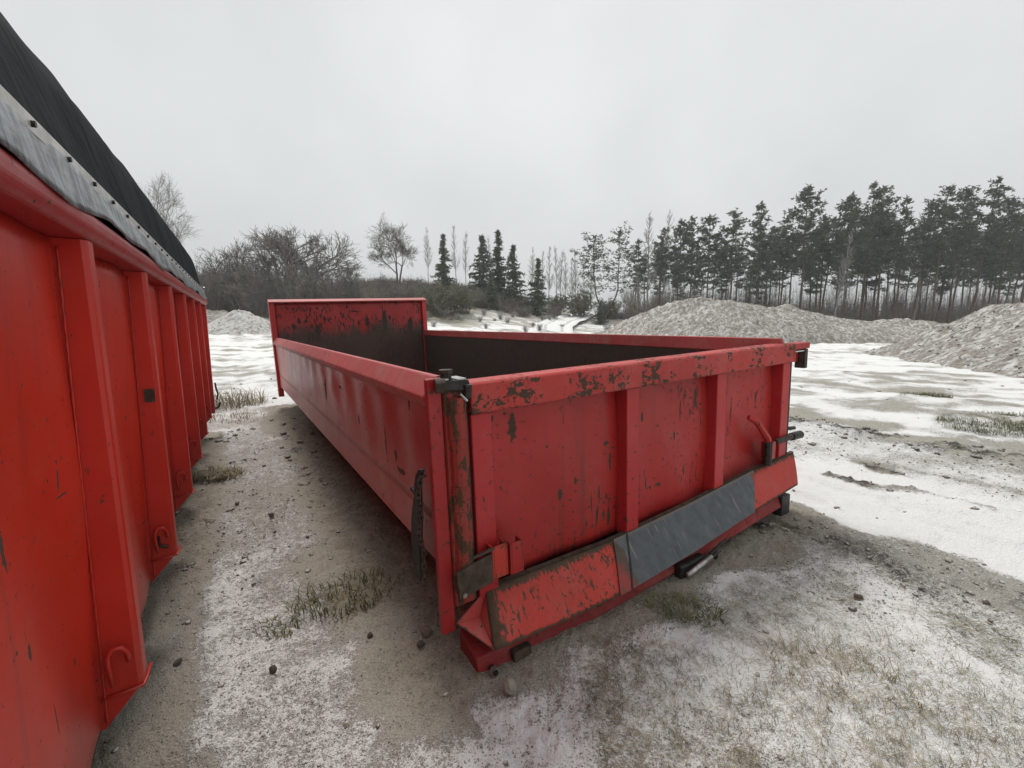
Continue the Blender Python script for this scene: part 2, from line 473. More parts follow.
# ------------------------------------------------------------------ ground material
def ground_material(name, pile=False):
    N = NT(name)
    P = N.pos()
    sn, ba, cl, sw = N.attr('snow'), N.attr('bare'), N.attr('clod'), N.attr('straw')
    g0 = N.noise(P, 420, 2, .5)
    g1 = N.noise(P, 150, 3, .65)
    g2 = N.noise(P, 46, 5, .66)
    g3 = N.noise(P, 9, 5, .62)
    g4 = N.noise(P, 1.6, 4, .6)
    grit = N.step(.36, .64, N.math('MULTIPLY_ADD', g0, .3, N.math('MULTIPLY_ADD', g1, .42, N.math('MULTIPLY', g2, .28))))
    soil = N.mix(grit, (.245, .232, .200), (.53, .505, .45))
    soil = N.mix(N.step(.35, .7, g3), soil, N.mix(grit, (.245, .226, .185), (.47, .435, .37)))
    if pile:
        soil = N.mix(N.step(.38, .62, N.math('MULTIPLY_ADD', g2, .5, N.math('MULTIPLY', g3, .5))), (.150, .132, .112), (.37, .342, .305))
    bare = N.mix(N.step(.36, .64, N.math('MULTIPLY_ADD', g0, .25, N.math('MULTIPLY_ADD', g1, .40, N.math('MULTIPLY', g3, .35)))), (.185, .163, .130), (.43, .386, .318))
    bare = N.mix(N.step(.56, .66, g2), bare, (.13, .106, .078))
    bare = N.mix(N.math('MULTIPLY', N.step(.44, .36, g2), .7), bare, (.42, .37, .30))
    col = N.mix(ba, soil, bare)
    dark = N.mix(g2, (.030, .025, .020), (.095, .078, .060))
    col = N.mix(N.step(.35, .65, N.math('ADD', cl, N.math('MULTIPLY', N.math('SUBTRACT', g3, .5), .9))), col, dark)
    strw = N.mix(N.step(.3, .7, N.math('MULTIPLY_ADD', g2, .6, N.math('MULTIPLY', g1, .4))), (.080, .072, .034), (.27, .225, .13))
    col = N.mix(N.math('MULTIPLY', N.step(.35, .65, N.math('ADD', sw, N.math('MULTIPLY', N.math('SUBTRACT', g3, .5), .8))), .85), col, strw)
    # powder snow lies between the grains: its share is the attribute, its edge the noise
    pat = N.math('MULTIPLY_ADD', g0, .16, N.math('MULTIPLY_ADD', g2, .28, N.math('MULTIPLY_ADD', g1, .30, N.math('MULTIPLY_ADD', g3, .18, N.math('MULTIPLY', g4, .08)))))
    thr = N.math('MULTIPLY_ADD', sn, -.215, .605)
    sf = N.step(-.03, .05, N.math('SUBTRACT', pat, thr))
    geo = N.n('ShaderNodeNewGeometry', out=1)
    col = N.mix(N.math('MULTIPLY', sf, .55) if pile else N.math('MULTIPLY', sf, N.math('MULTIPLY_ADD', N.step(.45, .95, sn), .43, .50)), col, N.mix(g3, (.80, .80, .79), (.88, .88, .87)))
    h = N.math('MULTIPLY_ADD', g1, .40, N.math('MULTIPLY_ADD', g2, .75, N.math('MULTIPLY', sf, .10)))
    N.bsdf(Base_Color=col, Roughness=.93, Normal=N.bump(h, .9, .026))
    N.b.inputs['Specular IOR Level'].default_value = .12
    return N.m

M['ground'] = ground_material('snow_dusted_gravel')
M['pile'] = ground_material('snow_dusted_spoil', True)

def mask_fields(X, Y):
    lx, ly = a_local(X, Y)
    bx, by = b_local(X, Y)
    r = np.hypot(X, Y)
    wob = (fbm(X * 2.6, Y * 2.6, 4, 31) - .5)
    wob2 = (fbm(X * .9, Y * .9, 4, 47) - .5)
    # share of snow in the open yard
    snow = .50 + .40 * wob2
    n = lx + wob * .55 + wob2 * .5
    n_knots = [-9, -6, -4, -2.4, -1.5, -.9, -.5, -.2, .6, 1.4, 1.95, 2.15, 2.45, 2.62, 3.7, 4.05, 4.7, 5.1, 5.6, 6.3, 6.6, 7.4, 8.6, 9.4, 11, 14]
    n_vals = [.8, .8, .75, .6, .5, .42, .42, .42, .80, .92, .86, .46, .48, 1.1, 1.0, .76, .72, .48, .44, .68, .85, .62, .78, .58, .85, .78]
    prof = np.interp(n, n_knots, n_vals)
    snow = prof + .45 * wob + .25 * wob2
    # in the lane between the containers: debris in the middle, cleaner dusting near the viewer
    lane = sstep(-1.3, -.9, lx) * (1 - sstep(.1, .4, lx))
    snow = snow + lane * (.15 + .04 * (1 - sstep(.6, 2.0, ly)) - .02 * sstep(1.4, 3.0, ly) * (1 - sstep(5.2, 6.5, ly)))
    # yard behind the lane and to the left: snow sheet
    back = sstep(5.2, 7.0, ly) * (1 - sstep(.5, 3.0, lx))
    snow = np.maximum(snow, back * (1.02 + .5 * wob2 + .5 * wob))
    # far yard
    farf = sstep(7.5, 12, Y)
    strk = fbm(X * .22, Y * 1.5, 4, 61) - .5
    strk2 = fbm(lx * 2.2, ly * .16, 4, 67) - .5
    snow = np.where(farf > 0, snow * (1 - farf) + farf * (.83 + 1.5 * strk + 1.1 * strk2 + 1.1 * wob - .1 * sstep(30, 60, Y)), snow)
    mid = sstep(4.2, 5.5, lx) * (1 - farf)
    snow = snow + mid * (.02 + .9 * strk + 1.1 * strk2 + .9 * wob)
    bare = np.zeros_like(X)
    clod = np.zeros_like(X)
    straw = np.zeros_like(X)
    # ground sheltered by the containers: no snow fell there
    ox = np.maximum(np.maximum(-lx, lx - 2.5), 0); oy = np.maximum(np.maximum(-.12 - ly, ly - AL), 0)
    dA = np.where((ox > 0) & (lx < 0), np.hypot(ox, oy) - .12, np.hypot(ox, oy))
    inA = (lx > .0) & (lx < 2.5) & (ly > -.13) & (ly < AL)
    dA = np.where(inA, -.4, dA)
    shA = 1 - sstep(-.20, .22, dA + wob * .55)
    dB = np.maximum(bx - .02, 0) + np.maximum(by - 5.2, 0)
    shB = 1 - sstep(-.06, .14, dB + wob * .22)
    sh = np.maximum(shA, shB)
    snow = snow * (1 - sh) - .50 * sh
    bare = np.maximum(bare, sh)
    # churned clods
    band = np.exp(-((n - 2.22) / .20) ** 2) * sstep(-2.6, -.9, -ly * 0 + 1) * .8
    clod = np.maximum(clod, band * (.62 + .9 * wob))
    clod = np.maximum(clod, np.exp(-((n - 5.3) / .38) ** 2) * (.60 + 1.0 * wob) * (1 - sstep(2.5, 6, ly)))
    clod = np.maximum(clod, sstep(.08, .2, wob2) * lane * sstep(1.2, 2.6, ly) * (.32 + wob) * (1 - sstep(4.8, 6, ly)))
    clod = np.maximum(clod, np.exp(-((lx + .12) / .16) ** 2) * sstep(1.0, 2.0, ly) * (1 - sstep(4.6, 5.6, ly)) * (.30 + 1.2 * wob))
    pr = sstep(.56, .66, vnoise(lx * 7.0 + wob2 * 3, ly * 1.9, 75)) * sstep(.32, .5, vnoise(X * 1.1, Y * 1.1, 79)) * sstep(2.5, 2.8, lx) * (1 - sstep(3.9, 4.3, lx)) * (r < 14)
    snow = snow - pr * .75
    clod = np.maximum(clod, pr * .55)
    spk = sstep(.70, .80, vnoise(X * 17, Y * 17, 96)) * lane * sstep(.2, 1.2, ly)
    clod = np.maximum(clod, spk * .42)
    # straw and grass patches
    def patch(px_, py_, rad, amt, sx=1.0):
        d = np.hypot((X - px_) / sx, Y - py_) / rad
        return amt * np.exp(-d ** 2 * 1.2) * (1 + 1.6 * wob)
    for (a, b, rr, am, sx) in GRASS_SPOTS:
        straw = np.maximum(straw, patch(a, b, rr, am, sx))
    # hillside under the shrubs: brown litter between snow
    u = X / np.maximum(Y, .5)
    hill = sstep(31, 41, Y) * np.interp(u, [-1.2, -.35, -.2, -.08, .0, .1, .3, .5], [.95, .95, .92, .85, .66, .60, .6, .75])
    hill = hill * (1 - .62 * sstep(-.14, -.03, u) * (1 - sstep(41, 48, Y)))
    straw = np.maximum(straw, hill * (.75 + .7 * strk + 1.2 * wob))
    snow = snow - hill * (.75 + 1.9 * wob)
    wood = sstep(44, 52, Y) * sstep(.3, .45, u)
    clod = np.maximum(clod, wood * .8); snow = snow - wood * .55
    return np.clip(snow, -.6, 1.25), np.clip(bare, 0, 1), np.clip(clod, 0, 1), np.clip(straw, 0, 1)

#               x      y    radius amount stretch
GRASS_SPOTS = [(-.85, 2.05, .26, .75, 1.2), (-4.62, 7.3, .7, 1.0, 1.5), (-2.61, 3.85, .22, .7, 1.2), (1.24, 1.50, .30, .62, 1.6),
               (.62, 1.42, .24, .60, 1.3), (5.92, 5.25, .55, 1.0, 1.7), (6.9, 7.2, .3, .9, 1.6), (1.40, 1.16, .26, .60, 1.5), (.95, 1.18, .22, .55, 1.2),
               (-1.08, 1.86, .09, .6, 1.5), (1.75, 1.30, .3, .55, 1.4), (.75, 1.75, .2, .45, 1.4)]

def relief(X, Y):
    """small-scale relief of the gravel: grains, lumps, ruts and clods (metres)"""
    r = np.hypot(X, Y)
    lx, ly = a_local(X, Y)
    near = 1 - sstep(5, 14, r)
    z = near * ((fbm(X * 5, Y * 5, 3, 71) - .5) * .045 + (fbm(X * 26, Y * 26, 3, 72) - .5) * .022 + (vnoise(X * 75, Y * 75, 73) - .5) * .008)
    snow, bare, clod, straw = mask_fields(X, Y)
    z = z * (1 - .55 * sstep(.8, 1.0, snow)) * (1 - .35 * bare)
    lump = np.abs(fbm(X * 13, Y * 13, 3, 74) - .5) * 2
    z = z + near * clod * lump * .085 * (1 - .5 * bare)
    # footprints / wheel marks pressed in the snow sheet
    pr = sstep(.64, .74, vnoise(lx * 5.0, ly * 2.6, 75)) * sstep(2.5, 2.8, lx) * (1 - sstep(3.8, 4.2, lx)) * near
    z = z - pr * .02
    z = z + near * straw * (vnoise(X * 30, Y * 30, 76) - .3) * .02
    mid = sstep(4, 9, r) * (1 - sstep(40, 70, r))
    z = z + mid * ((fbm(lx * 1.6, ly * .25, 3, 77) - .5) * .16 + (fbm(X * 1.4, Y * 1.4, 3, 78) - .5) * .10)
    return z, snow, bare, clod, straw

def build_ground():
    fine = np.radians(np.linspace(-57, 57, 571))
    rest = np.radians(np.linspace(57, 303, 64))[1:-1]
    ang = np.concatenate([fine, rest])
    na = len(ang)
    R = .22 * np.exp(np.linspace(0, math.log(900 / .22), 860))
    A_, R_ = np.meshgrid(ang, R)
    X = (np.sin(A_) * R_).ravel(); Y = (np.cos(A_) * R_).ravel()
    dz, sn, ba, cl, sw = relief(X, Y)
    Z = terrain(X, Y) + dz
    V = np.column_stack([X, Y, Z])
    nr = len(R)
    i, j = np.meshgrid(np.arange(nr - 1), np.arange(na), indexing='ij')
    j2 = (j + 1) % na
    F = np.stack([i * na + j, i * na + j2, (i + 1) * na + j2, (i + 1) * na + j], -1).reshape(-1, 4)[:, ::-1]
    # close the middle
    V = np.vstack([V, [[0, 0, tz(0, 0)]]])
    c = len(V) - 1
    me = fast_mesh('ground', V, F, M['ground'], True)
    for nm, a in (('snow', sn), ('bare', ba), ('clod', cl), ('straw', sw)):
        at = me.attributes.new(nm, 'FLOAT', 'POINT')
        at.data.foreach_set('value', np.append(a, a[0]).astype(np.float32))
    bm = bmesh.new(); bm.from_mesh(me); bm.verts.ensure_lookup_table()
    for k in range(na):
        try: bm.faces.new((bm.verts[c], bm.verts[(k + 1) % na], bm.verts[k]))
        except ValueError: pass
    bmesh.ops.recalc_face_normals(bm, faces=bm.faces) if False else None
    bm.to_mesh(me); bm.free()
    o = link('ground', me)
    tag(o, 'snow dusted gravel yard with ruts and bare soil', kind='structure')
    return o

build_ground()

def gz(x, y):
    X, Y = np.array([x], float), np.array([y], float)
    return float((terrain(X, Y) + relief(X, Y)[0])[0])

def gz_many(X, Y):
    return terrain(X, Y) + relief(X, Y)[0]

# the snowy track climbing away between hill and dirt pile
def build_road():
    ctr = [(3.0, 33), (3.5, 38), (5.0, 44), (7.2, 50), (9.8, 56), (13.5, 64), (19, 74)]
    n = 60
    t = np.linspace(0, 1, n)
    cx = np.interp(t, np.linspace(0, 1, len(ctr)), [c[0] for c in ctr])
    cy = np.interp(t, np.linspace(0, 1, len(ctr)), [c[1] for c in ctr])
    m = 15
    w = np.linspace(-1.8, 1.8, m) * .86
    tx, ty = np.gradient(cx), np.gradient(cy)
    l = np.hypot(tx, ty); nx, ny = ty / l, -tx / l
    X = cx[:, None] + nx[:, None] * w; Y = cy[:, None] + ny[:, None] * w
    Z = gz_many(X.ravel(), Y.ravel()).reshape(X.shape)
    prof = .26 - .09 * (np.exp(-((w - .85) / .28) ** 2) + np.exp(-((w + .85) / .28) ** 2)) - .35 * np.maximum(np.abs(w) - 1.45, 0)
    end = (-.5 + .5 * sstep(0, .16, t))[:, None] * 1.2
    Z = end + np.maximum(Z, Z.mean(1, keepdims=True) - .05) + prof - .9 * np.maximum(np.abs(w) - 1.45, 0)
    V = np.column_stack([X.ravel(), Y.ravel(), Z.ravel()])
    i, j = np.meshgrid(np.arange(n - 1), np.arange(m - 1), indexing='ij')
    F = np.stack([i * m + j, i * m + j + 1, (i + 1) * m + j + 1, (i + 1) * m + j], -1).reshape(-1, 4)
    me = fast_mesh('road', V, F, M['ground'], True)
    ww = np.tile(w, n)
    rut = np.exp(-((ww - .68) / .24) ** 2) + np.exp(-((ww + .68) / .24) ** 2)
    sn = np.clip(1.2 - .62 * rut - .5 * np.maximum(np.abs(ww) - 1.3, 0), 0, 1)
    for nm, a in (('snow', sn), ('bare', rut * 0), ('clod', rut * 0), ('straw', rut * 0)):
        at = me.attributes.new(nm, 'FLOAT', 'POINT'); at.data.foreach_set('value', a.astype(np.float32))
    tag(link('road', me), 'snowy two rut track climbing towards the gap in the trees', kind='structure')
build_road()

# ------------------------------------------------------------------ dirt piles
HEAPS = []
def heap(name, x0, x1, y0, y1, fn, nx, ny, label, snow, warm, lump=.35):
    x = np.linspace(x0, x1, nx); y = np.linspace(y0, y1, ny)
    X, Y = np.meshgrid(x, y, indexing='ij')
    X = X + (rng.random(X.shape) - .5) * (x[1] - x[0]) * .6; Y = Y + (rng.random(Y.shape) - .5) * (y[1] - y[0]) * .6
    H = fn(X, Y)
    up = np.clip(H / 1.2, 0, 1)
    d = (fbm(X * .8, Y * .8, 3, 81) - .5) * lump * 1.6 + (np.abs(fbm(X * 2.3, Y * 2.3, 4, 82) - .5)) * lump * .9 + (fbm(X * 6, Y * 6, 3, 83) - .5) * lump * .38 + (vnoise(X * 14, Y * 14, 84) - .5) * lump * .16
    H = H + d * up
    Z = terrain(X.ravel(), Y.ravel()).reshape(X.shape) + H - .12
    i, j = np.meshgrid(np.arange(nx - 1), np.arange(ny - 1), indexing='ij')
    F = np.stack([i * ny + j, (i + 1) * ny + j, (i + 1) * ny + j + 1, i * ny + j + 1], -1).reshape(-1, 4)
    cx, cy = (x0 + x1) / 2, (y0 + y1) / 2
    cz = tz(cx, cy)
    V = np.column_stack([X.ravel() - cx, Y.ravel() - cy, Z.ravel() - cz])
    me = fast_mesh(name, V, F, M['pile'], True)
    sl = fbm(X * .5, Y * .9, 4, 85) - .5
    sl2 = fbm(X * 3.0, Y * 3.0, 3, 88) - .5
    sl3 = fbm(X * 9, Y * 9, 2, 89) - .5
    sn = np.clip(snow + .22 * sl + .30 * sl2 + 1.2 * sl3, -.2, 1)
    ba = np.clip(warm + .7 * sl, 0, 1)
    cl = np.clip(.10 + 1.3 * (fbm(X * 2.9, Y * 2.9, 4, 86) - .5), 0, 1)
    for nm, a in (('snow', sn), ('bare', ba), ('clod', cl), ('straw', cl * 0)):
        at = me.attributes.new(nm, 'FLOAT', 'POINT'); at.data.foreach_set('value', a.ravel().astype(np.float32))
    HEAPS.append((V + np.array([cx, cy, cz]), H.ravel()))
    o = link(name, me)
    o.location = (cx, cy, cz)
    return tag(o, label, 'dirt pile', 'dirt piles in the yard')

def h_back(X, Y):
    crest = np.interp(X / 31.0 * 450 + 512, [590, 615, 640, 665, 690, 720, 760, 790, 815, 860, 900, 930, 965, 1000, 1040],
                      [0, .8, 1.9, 2.55, 2.85, 2.70, 2.30, 2.40, 2.0, 1.55, 1.45, 1.3, 1.1, .6, 0])
    yc = 31 + 1.2 * np.sin(X * .35)
    d = np.abs(Y - yc)
    wdt = np.where(Y < yc, 4.6, 4.4)
    t = np.clip(1 - d / wdt, 0, 1)
    return crest * (1.15 * t / (t + .15)) * np.clip(t * 6, 0, 1) * (.25 + .75 * t) 
heap('dirt_pile', 4.5, 37, 25.5, 37, h_back, 300, 130, 'long brown dirt pile with thin snow in front of the pine wood', .44, .15)

def h_right(X, Y):
    d = .908 * (X - 10.4) - .418 * (Y - 9) + (fbm(X * .5, Y * .5, 2, 91) - .5) * .8
    end = sstep(-1, 4, 21.5 - Y)
    h = np.where(d < 3.4, .60 * d, 2.04 - .35 * (d - 3.4))
    return np.clip(h, -.02, 2.0) * end
heap('dirt_pile', 8.5, 24, 3.5, 22.5, h_right, 260, 300, 'grey dirt pile cut off by the right edge of the picture', .44, .0, .22)

def h_small(X, Y):
    return 1.75 * np.clip(1 - np.hypot((X + 20.6) / 3.2, (Y - 34.5) / 3.0), 0, 1) ** .85
heap('dirt_pile', -24, -17, 31, 38, h_small, 70, 70, 'small snowy dirt mound seen between the two red containers', .72, .4)
def h_low(X, Y):
    return 1.5 * np.clip(1 - np.hypot((X + 27.5) / 7.0, (Y - 40.5) / 2.2), 0, 1) ** .8
heap('dirt_pile', -35, -20, 38, 43, h_low, 90, 40, 'low brown bank of soil at the foot of the brush', .50, .8)
# ------------------------------------------------------------------ the open red container
A = empty('open_container', (AX0, AY0, AZ0))
A.rotation_euler = A_ROT.to_euler()
tag(A, 'scratched red open hook lift container with low sides standing alone on bare gravel', 'container')
W = 2.5
ZO, ZI, ZB, ZS, ZF = .962, 1.034, .284, .455, 1.606

def buckle(y, z):
    """weld-pulled waves of the side sheet between its hidden frames"""
    return .62 * (.007 * math.sin(y * 2 * PI / .43 + 1.2 + .8 * math.sin(y * 1.3)) * sstep_s(1.0, .86, z) + .006 * math.sin(y * 7.1 + z * 5) + .004 * math.sin(y * 15.7 - z * 9)) * sstep_s(.46, .95, z) * 1.3
def sstep_s(a, b, x):
    t = min(1, max(0, (x - a) / (b - a)))
    return t * t * (3 - 2 * t)

for side in (0, 1):
    sx = (lambda x: x) if side == 0 else (lambda x: W - x)
    mb = MB()
    mb.sheet(lambda u, v: (sx(.035 + buckle(.02 + 6.33 * u, ZS + .5 * v) * (1 if side == 0 else .3)), .02 + 6.33 * u, ZS + .50 * v), 150, 10, thick=((1 if side == 0 else -1) * .012, 0, 0))
    mb.build('side_panel', [M['a_side']] , A, smooth=False).data.polygons.foreach_set('use_smooth', [True] * (len(mb.f)))
    # inner lining sheet, dirty from the loads
    mb = MB()
    mb.sheet(lambda u, v: (sx(.062), .03 + 6.30 * u, .30 + .70 * v), 20, 6, thick=((1 if side == 0 else -1) * .006, 0, 0))
    mb.build('inner_wall', M['a_inner'], A)
    # lower strip that turns in below the weld seam, and the seam itself
    mb = MB()
    p = [(.037, ZS + .004), (.0335, ZS), (.036, ZS - .005), (.036, ZB + .03), (.032, ZB), (.06, ZB), (.06, ZS)]
    mb.prism([(sx(a), b) for a, b in p], 'y', .02, AL - .005)
    mb.build('sill', M['a_side'], A, bevel=.004)
    # top rail: outward sloping flange with a lip
    mb = MB()
    p = [(.0, ZO), (.052, ZI), (.075, ZI), (.078, ZO - .02), (.034, ZO - .055), (.004, ZO - .022)]
    mb.prism([(sx(a), b) for a, b in p], 'y', .03, AL - .06)
    mb.build('top_rail', M['a_rail'], A, bevel=.006)
# front wall (tall) with its frame
mb = MB()
mb.sheet(lambda u, v: (.06 + (W - .12) * u, AL - .065 + .008 * math.sin(u * 19) * math.sin(v * 9), .25 + (ZF - .30) * v), 40, 24, thick=(0, .012, 0))
fw = mb.build('front_wall', M['a_front'], A, smooth=True)
for x in (0, W - .075):
    MB().box(x, x + .075, AL - .115, AL + .02, .12, ZF - .052).build('frame_post', M['a_rib'], fw, bevel=.006)
MB().prism([(AL - .15, ZF - .055), (AL - .15, ZF - .035), (AL - .02, ZF + .004), (AL + .03, ZF + .004), (AL + .03, ZF - .05)], 'x', -.004, W + .004).build('frame_rim', M['a_rail'], fw, bevel=.005)
# hook frame on the outside of the front wall
MB().box(.85, .95, AL + .02, AL + .10, .1, ZF - .06).box(1.55, 1.65, AL + .02, AL + .10, .1, ZF - .06).box(.95, 1.55, AL + .025, AL + .09, 1.30, 1.40).build('hook_frame', M['a_beam'], fw, bevel=.008)
MB().tube([(1.08, AL + .09, 1.36), (1.08, AL + .17, 1.36), (1.25, AL + .2, 1.36), (1.42, AL + .17, 1.36), (1.42, AL + .09, 1.36)], .024, 8).build('hook_bar', M['steel'], fw, smooth=True)
# floor, frame rails and cross members
MB().box(.06, W - .06, .10, AL - .07, .255, .285).build('floor', M['a_floor'], A)
for x in (.72, 1.66):
    MB().box(x, x + .12, .10, AL - .02, -.06, .252).build('skid', M['a_beam'], A, bevel=.006)
for k in range(9):
    MB().box(.16, W - .16, .35 + k * .70, .43 + k * .70, .10, .250).build('cross_member', M['a_beam'], A)
for x in (.20, W - .26):
    MB().box(x, x + .06, .12, AL - .03, .04, .250).build('underfloor_light_block', M['underfloor_shade'], A)  # added side bars that keep light out from under the floor
# rear corner posts
cp = MB().box(.0, .056, -.012, .016, .03, 1.030).build('corner_post', M['a_post'], A, bevel=.005)
hp = MB().box(.057, .150, -.024, .09, .13, .985).build('hinge_post', M['a_pole'], A, bevel=.012)
MB().tube([(.103, -.016, .16), (.103, -.016, .955)], .036, 14).build('hinge_pole', M['a_pole'], hp, smooth=False)
for z in (.22, .52, .80):
    MB().tube([(.103, -.016, z), (.103, -.016, z + .10)], .040, 12).build('hinge_sleeve', M['a_pole'], hp, bevel=.003)
MB().box(W - .035, W + .010, .012, .13, .03, .985).build('corner_post', M['rusty'], A, bevel=.005)
# hinge head at the top of the left post: pin, nut, washers, clamp
hd = MB().hexa([(.040, -.035, .985), (.165, -.035, .975), (.165, .075, .975), (.040, .075, .985), (.045, -.03, 1.022), (.16, -.03, 1.016), (.16, .07, 1.016), (.045, .07, 1.022)]).build('hinge_head', M['black'], A, bevel=.006)
MB().tube([(.085, .01, 1.016), (.085, .01, 1.046)], .021, 10).build('pin', M['black'], hd, bevel=.003)
MB().tube([(.085, .01, 1.044), (.085, .01, 1.056)], .027, 6).build('nut', M['rusty'], hd)
MB().tube([(.025, -.03, 1.005), (.060, -.038, 1.005)], .026, 12).build('bolt_head', M['rusty'], hd, bevel=.003)
MB().box(.055, .078, -.030, .065, 1.022, 1.027).box(.112, .150, -.026, .060, 1.017, 1.022).build('washer_plate', M['steel'], hd)
MB().tube([(.115, -.040, .968), (.140, -.046, .940)], .005, 6).build('split_pin', M['steel'], hd)
MB().tube([(.148, -.03, .95), (.150, -.036, 1.0)], .016, 8).build('hinge_knuckle', M['black'], hd)

# tailgate: panel, frame bars, uprights, latches
gate = MB().sheet(lambda u, v: (.18 + 2.32 * u, .070 + .010 * math.sin(u * 17) * math.sin(v * 3.1) + .006 * math.sin(u * 41 + v * 5), .12 + .78 * v), 60, 20, thick=(0, .014, 0)).build('tailgate', M['a_gate'], A, smooth=True)
MB().prism([(-.030, .880), (-.026, .992), (-.014, 1.000), (.090, 1.000), (.095, .990), (.095, .885)], 'x', .165, 2.505).build('top_bar', M['a_bar'], gate, bevel=.006)
# thin snow lying on the bar
0 and MB().sheet(lambda u, v: (.30 + 2.17 * u, -.006 + .088 * v, .9975 + .0030 * max(-.6, math.sin(u * 61) + .8 * math.sin(u * 23 + 1) + .6 * math.sin(u * 141)) * (math.sin(PI * v) + .25)), 160, 4).build('bar_snow', M['snow'], gate, smooth=True)
def upright(x0, x1, z0, z1, mat, y0=-.004):
    return MB().prism([(x0, .068), (x0 + .004, y0), (x1 - .004, y0), (x1, .068)], 'z', z0, z1).build('upright', M[mat], gate, bevel=.005)
upright(.165, .262, .10, .878, 'a_rib', -.010)
upright(1.000, 1.092, .13, .878, 'a_rib')
upright(1.712, 1.808, .13, .878, 'a_rib')
upright(2.405, 2.500, .10, .878, 'a_rib')
MB().box(2.503, 2.520, .0, .09, .10, .875).build('edge_and_shade_strip', M['rusty'], gate)
MB().box(.142, .160, .0, .085, .10, .985).build('edge_and_shade_strip', M['black'], gate)  # black filler, stands in for the shaded gap between hinge post and gate
# brown latch plate and two bent channel lugs at the lower left corner
pl = MB().hexa([(.058, -.066, .188), (.205, -.060, .205), (.205, -.048, .205), (.058, -.054, .188), (.050, -.066, .300), (.215, -.060, .325), (.215, -.048, .325), (.050, -.054, .300)]).build('latch_plate', M['rusty'], gate, bevel=.003)
MB().tube([(.075, -.068, .205), (.075, -.076, .205)], .009, 8).build('rivet', M['steel'], pl)
def channel(name, x, y, z, w, d, h, mat):
    t = .008
    mb = MB().box(x, x + t, y - d, y, z, z + h).box(x + t, x + w - t, y - d, y - d + t, z, z + h).box(x + w - t, x + w, y - d, y, z, z + h)
    return mb.build(name, M[mat], gate, bevel=.002)
channel('lug', .205, -.010, .215, .070, .052, .135, 'a_flap')
channel('lug', .292, -.004, .200, .064, .050, .135, 'a_gate')
MB().hexa([(.120, -.046, .318), (.215, -.064, .340), (.215, -.058, .340), (.120, -.040, .318), (.120, -.046, .330), (.215, -.064, .352), (.215, -.058, .352), (.120, -.040, .330)]).build('latch_tongue', M['rusty'], gate)
# latch lever on the right side
lv = MB().tube([(2.06, .010, .575), (2.10, -.02, .545), (2.20, -.035, .43), (2.235, -.02, .385)], [.016, .02, .022, .022], 8).build('latch_lever', M['a_gate'], gate)
MB().tube([(2.225, -.03, .40), (2.222, -.03, .25)], .026, 10).build('lever_socket', M['black'], lv)
MB().box(2.25, 2.32, -.03, .03, .27, .385).build('lever_bracket', M['a_gate'], lv, bevel=.006)
MB().tube([(2.33, -.02, .375), (2.56, -.012, .375)], .019, 8).build('latch_rod', M['rusty'], lv)
MB().tube([(2.54, -.012, .372), (2.66, -.012, .368)], .028, 8).build('rod_end', M['black'], lv, bevel=.004)
MB().tube([(2.50, .03, .425), (2.66, .03, .405)], .013, 8).build('locking_pin', M['black'], lv)
# hinge bracket at the top right
br = MB().box(2.508, 2.700, -.020, .060, .955, .995).build('hinge_bracket', M['a_gate'], A, bevel=.005)
MB().box(2.508, 2.655, .030, .046, .865, .950).build('bracket_web', M['a_gate'], br, bevel=.003)
MB().box(2.652, 2.690, -.015, .050, .822, .952).build('bracket_lug', M['rusty'], br, bevel=.004)
MB().box(2.525, 2.645, -.010, .026, .938, .944).build('bracket_snow', M['snow'], br)

# spill flap along the foot of the tailgate
FX = [.20, .55, .87, .96, 1.45, 2.06, 2.58]
FT = [(-.004, .146), (-.004, .141), (-.005, .139), (-.005, .142), (-.006, .172), (-.008, .227), (-.012, .255)]
FBX = [.150, .48, .78, .845, 1.36, 1.88, 2.48]
FB = [(-.150, -.010), (-.150, -.030), (-.150, -.036), (-.150, -.034), (-.138, -.006), (-.125, .046), (-.100, .078)]
def flap_pt(u, v):
    x = FX[0] + (FX[-1] - FX[0]) * u
    y = np.interp(x, FX, [p[0] for p in FT]); z = np.interp(x, FX, [p[1] for p in FT])
    s = np.interp(x, FX, FBX)
    yb = np.interp(x, FX, [p[0] for p in FB]); zb = np.interp(x, FX, [p[1] for p in FB])
    return Vector((x + (s - x) * v, y + (yb - y) * v - .004 * math.sin(PI * v), z + (zb - z) * v))
flap = MB().sheet(flap_pt, 60, 12, thick=(0, .010, -.006)).build('spill_flap', M['a_flap'], A, smooth=True)
ed = [max(max(0, 1 - v / .30) * (.95 - .25 * min(1, u * 3)), max(0, (v - .86) / .14) * .8, max(0, 1 - u / .05) * .9, max(0, 1 - abs(u - .30) / .02) * .6) for u in np.linspace(0, 1, 61) for v in np.linspace(0, 1, 13)]
at_ = flap.data.attributes.new('edge', 'FLOAT', 'POINT'); at_.data.foreach_set('value', np.array(ed + ed, np.float32))
ua, ub = (.905 - .2) / 2.38, (2.10 - .2) / 2.38
MB().sheet(lambda u, v: flap_pt(ua + (ub - ua) * u, -.01 + 1.015 * v) + Vector((0, -.007, .004)), 40, 12, thick=(0, .006, -.003)).build('wear_plate', M['grey_plate'], flap)
ed = [max(max(0, 1 - v / .14) * .9, max(0, (v - .93) / .07) * .5) for u in range(41) for v in np.linspace(0, 1, 13)]
at_ = bpy.data.objects['wear_plate'].data.attributes.new('edge', 'FLOAT', 'POINT'); at_.data.foreach_set('value', np.array(ed + ed, np.float32))
us = (.99 - .2) / 2.38
MB().sheet(lambda u, v: flap_pt(us + .004 * u, .0 + 1.0 * v) + Vector((0, -.0095, .006)), 2, 6, thick=(0, .003, -.002)).build('plate_seam', M['black'], flap)
mb = MB()
